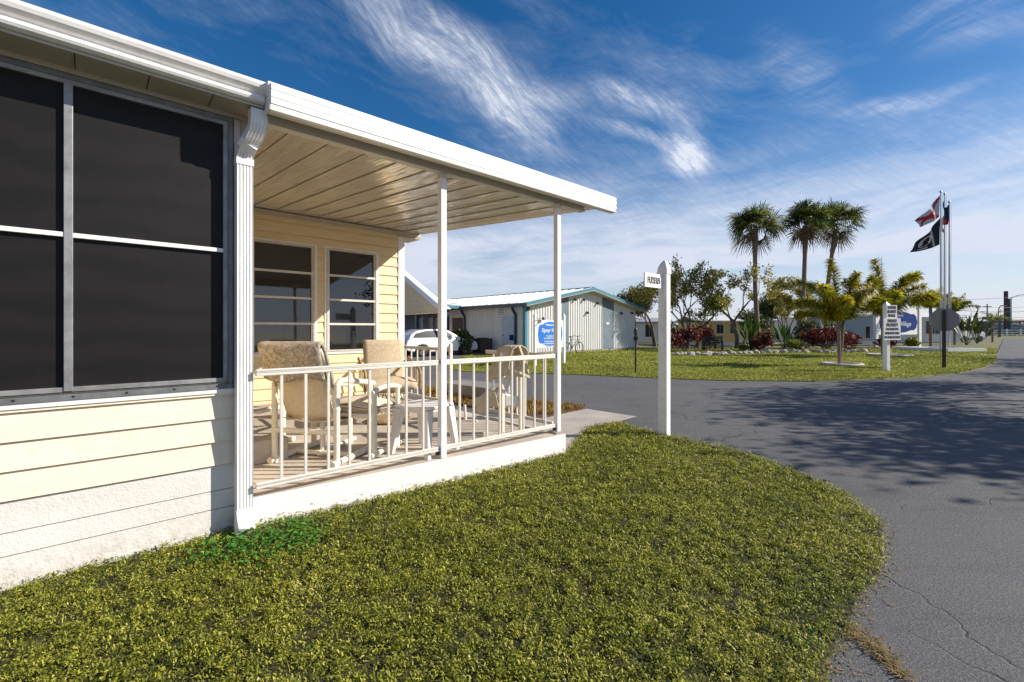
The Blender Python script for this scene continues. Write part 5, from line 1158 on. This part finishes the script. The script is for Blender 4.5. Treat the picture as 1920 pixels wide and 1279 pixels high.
# ================================================================== FAR HOMES
def home(name, px0, px1, D, zr, m, label, roofm=METALR, deep=5, trim=WHT2, wins=(), ang_=None, over=.35, z0=.35):
    p0 = at(px0, D); p1 = at(px1, D if ang_ is None else D+ang_); L = (p1-p0).length; a = math.atan2(p1.y-p0.y, p1.x-p0.x); t = thing(name, p0, a, label, 'house')
    b = MB(); b.box((0,0,z0),(L,deep,zr), m); b.box((.03,.03,0),(L-.03,deep,z0), trim); zz = z0+.3
    while zz < zr-.1: b.box((-.006,-.008,zz),(L+.006,-.0005,zz+.012), m); zz += .3
    b.build('wall', t)
    b = MB(); b.prism([(-over,zr),(deep/2,zr+.45),(deep+over,zr),(deep+over,zr+.12),(deep/2,zr+.57),(-over,zr+.12)], -over, L+over, roofm, axis=0); b.build('roof', t)
    for (x, w_, z, h_) in wins:
        f = MB(); f.box((x-.05,-.04,z-.05),(x+w_+.05,-.009,z+h_+.05), SIGNW); fo = f.build('window', t); g = MB(); g.box((x,-.055,z),(x+w_*.48,-.041,z+h_), WINB); g.box((x+w_*.52,-.055,z),(x+w_,-.041,z+h_), WINB); g.build('pane', fo)
    return t
home('mobile_home', 1313, 1384, 38, 1.95, YELS, 'yellow mobile home with white roof edge behind the tree bed', wins=((1.35,.55,1.0,.75),(2.45,.4,1.0,.75)), z0=.3)
home('mobile_home', 1428, 1452, 44, 2.1, YELS, 'short yellow end of a home seen right of the leftmost palm')
home('mobile_home', 1150, 1243, 46, 2.0, WHT2, 'low white home behind the clubhouse, left of the tall white post', roofm=mat('grey_roof', (.30,.30,.32), .7), wins=((3.2,.8,.6,1.2),))
home('mobile_home', 1462, 1570, 52, 2.6, WHT2, 'white home with flat carport roof behind the large red shrub', wins=((2,1.2,1.0,.9),(4,1.2,1.0,.9)))
home('mobile_home', 1575, 1660, 38, 2.45, GREYB, 'pale blue grey home in shade behind the twin trunk palm', wins=((2.1,.35,.6,1.0),))
home('mobile_home', 1690, 1800, 47, 2.5, WHT2, 'white home with dark screened porch right of the navy sign', wins=((.2,1.8,.9,1.3),(2.5,1.8,.9,1.3)))
home('mobile_home', 1826, 1851, 62, 2.4, mat('dark_grey_wall', (.12,.12,.12), .7), 'small dark grey shed at the far side of the roadway')
home('warehouse', 1862, 1990, 120, 3.4, mat('brown_wall', (.20,.15,.11), .8), 'low brown building with pitched roof far right behind the fence', roofm=mat('brown_roof', (.12,.08,.06), .8))
car2 = thing('parked_van', at(1806,50), .2, 'white van parked past the flagpoles at the roadside', 'van')
b = MB(); b.prism([(-1.6,.4),(-1.6,1.9),(.7,1.9),(1.2,1.2),(1.9,1.0),(1.9,.4)], -.8, .8, CARW, axis=1); b.build('body', car2, bevel=.06)
b = MB(); b.box((-1.3,-.815,1.2),(.6,-.802,1.7), WINB); b.build('side_window', car2)
for x in (-1.0,1.2): b = MB(); b.lathe([(.33,-.1),(.33,.1)], RUB, 18); o = b.build('wheel', car2); o.location = (x,-.72,.33); o.rotation_euler = (PI/2,0,0)
# white ranch fence
def ranch(px0, px1, D, label):
    p0 = at(px0, D); p1 = at(px1, D); L = (p1-p0).length; t = thing('ranch_fence', p0, 0, label, 'fence')
    for k in range(int(L/2.6)+1): b = MB(); b.box((k*2.6-.09,-.09,0),(k*2.6+.09,.09,1.45), SIGNW); b.build('post', t)
    for z in (.35,.75,1.15):
        b = MB(); b.box((0,-.04,z),(L,.04,z+.15), SIGNW); b.build('fence_rail', t)
ranch(1862, 2090, 86, 'white three rail ranch fence across the far end of the roadway')
gd = MB(); gd.box((0,-.1,1.5),(30,.1,2.1), mat('steel_blue', (.18,.26,.36), .5)); gd.box((0,-.12,2.4),(30,.12,2.8), mat('pale_steel', (.5,.55,.6), .5))
for k in range(11): gd.box((k*3-.1,-.2,0),(k*3+.1,.0,2.8), GALV)
o = gd.build('guard_barrier', loc=at(1862,104)); tag(o, 'long pale blue metal barrier behind the white ranch fence', 'barrier')
def pole(px, D, top, label, r=.16, arm=None, lamp=None, m=None):
    t = thing('utility_pole' if not lamp else 'street_lamp', at(px, D), 0, label, 'utility pole' if not lamp else 'street lamp'); m = m or mat('pole_wood', (.13,.12,.11), .8)
    b = MB(); b.tube([(0,0,0),(0,0,top)], [r,r*.7], m, 8); b.build('pole', t)
    if arm: b = MB(); b.box((-arm,-.06,top-.6),(arm,.06,top-.45), m); b.build('crossarm', t)
    if lamp: b = MB(); b.tube(curve([(0,0,top-.1),(lamp*.5,0,top+.5),(lamp,0,top+.6)]), .06, m, 6); b.build('lamp_arm', t); b = MB(); b.box((lamp-.1,-.15,top+.5),(lamp+.7*np.sign(lamp),.15,top+.66), GALV); b.build('lamp_head', t)
    return t
pole(1851, 90, zf(570,90), 'thin utility pole with short crossarm beyond the small palm', .13, .8)
pole(1872, 75, zf(580,75), 'slim street lamp before the white fence', .08, lamp=.6)
pole(1896, 95, zf(558,95), 'curved arm street lamp at the far right edge', .1, lamp=3.2)
py_ = thing('pylon_sign', at(1889,100), 0, 'tall dark pylon sign rising above the far right fence', 'sign')
b = MB(); b.box((-.62,-.2,0),(-.05,.2,zf(546,100)), mat('dark_maroon', (.07,.03,.045), .7)); b.build('column', py_); b = MB(); b.box((.05,-.15,0),(.5,.15,zf(560,100)), mat('dark_teal', (.02,.08,.08), .7)); b.build('column', py_)
bb = thing('billboard', at(1842,82), 0, 'grey low billboard on posts behind the small palm', 'billboard')
b = MB(); b.box((0,-.1,2.9),(3.6,.1,3.6), mat('grey_board', (.16,.15,.15), .8)); b.build('panel', bb)
for x in (.4,3.1): b = MB(); b.box((x-.1,-.1,0),(x+.1,.1,2.9), BLACK); b.build('post', bb)
b = MB()
for (y0, y1) in ((562,545),(573,571),(581,580),(590,592)):
    a = at(1785,92,zf(y0,92)); c = at(1985,92,zf(y1,92)); n = 12; b.tube([tuple(a.lerp(c, k/n)-Vector((0,0,.5*math.sin(PI*k/n)))) for k in range(n+1)], .035, BLACK, 4)
o = b.build('power_line'); tag(o, 'overhead power wires crossing the sky at the far right', 'wires')
# small flag antennae poles behind palms
for (px, D, y, lb) in ((1653,60,482,'thin white pole standing above the big foxtail palm'),(1742,60,541,'thin pole standing above the palm right of the navy sign')):
    b = MB(); b.tube([(0,0,0),(0,0,zf(y,D))], [.06,.03], POLEM, 8); o = b.build('mast', loc=at(px,D)); tag(o, lb, 'mast')
# far belt of trees and scrub along the horizon
ng = np.random.RandomState(77); bl = []
for k in range(120):
    px = ng.uniform(640, 2300); D = ng.uniform(95, 150); h_ = ng.uniform(1.5, 3.6); p = at(px, D); bl.append(((p.x, p.y, h_*.6), (ng.uniform(2.5,5), 3, h_*.75)))
o = quads('treeline', leafcloud(ng, bl, 26000, 1.0, shell=.3), DENSE); tag(o, 'low distant belt of trees along the horizon', 'trees', kind='stuff')
# trees standing outside the frame that shade the road
for i_, (x, y, H, sd_, lb) in enumerate(((15.6,8.6,8.5,201,'leafy roadside tree second from the road bend on the right'),(18.6,7.4,12.0,205,'very tall tree towering over the right roadside'),(25.5,14.6,9.0,203,'leafy tree at the far right roadside bend'),(30.0,19.0,9.5,206,'leafy tree beyond the far right bend'),(11.6,5.1,7.6,204,'leafy roadside tree between the tallest tree and the camera side'))):
    branch_tree('roadside_tree', (x, y, 0), H, lb, OAKL, 3800, .17, sd_, depth=5, r0=.14, spread=.9, clump=.75, maxd=2, trunk_frac=.27)
print('faces', sum(len(m.polygons) for m in bpy.data.meshes))
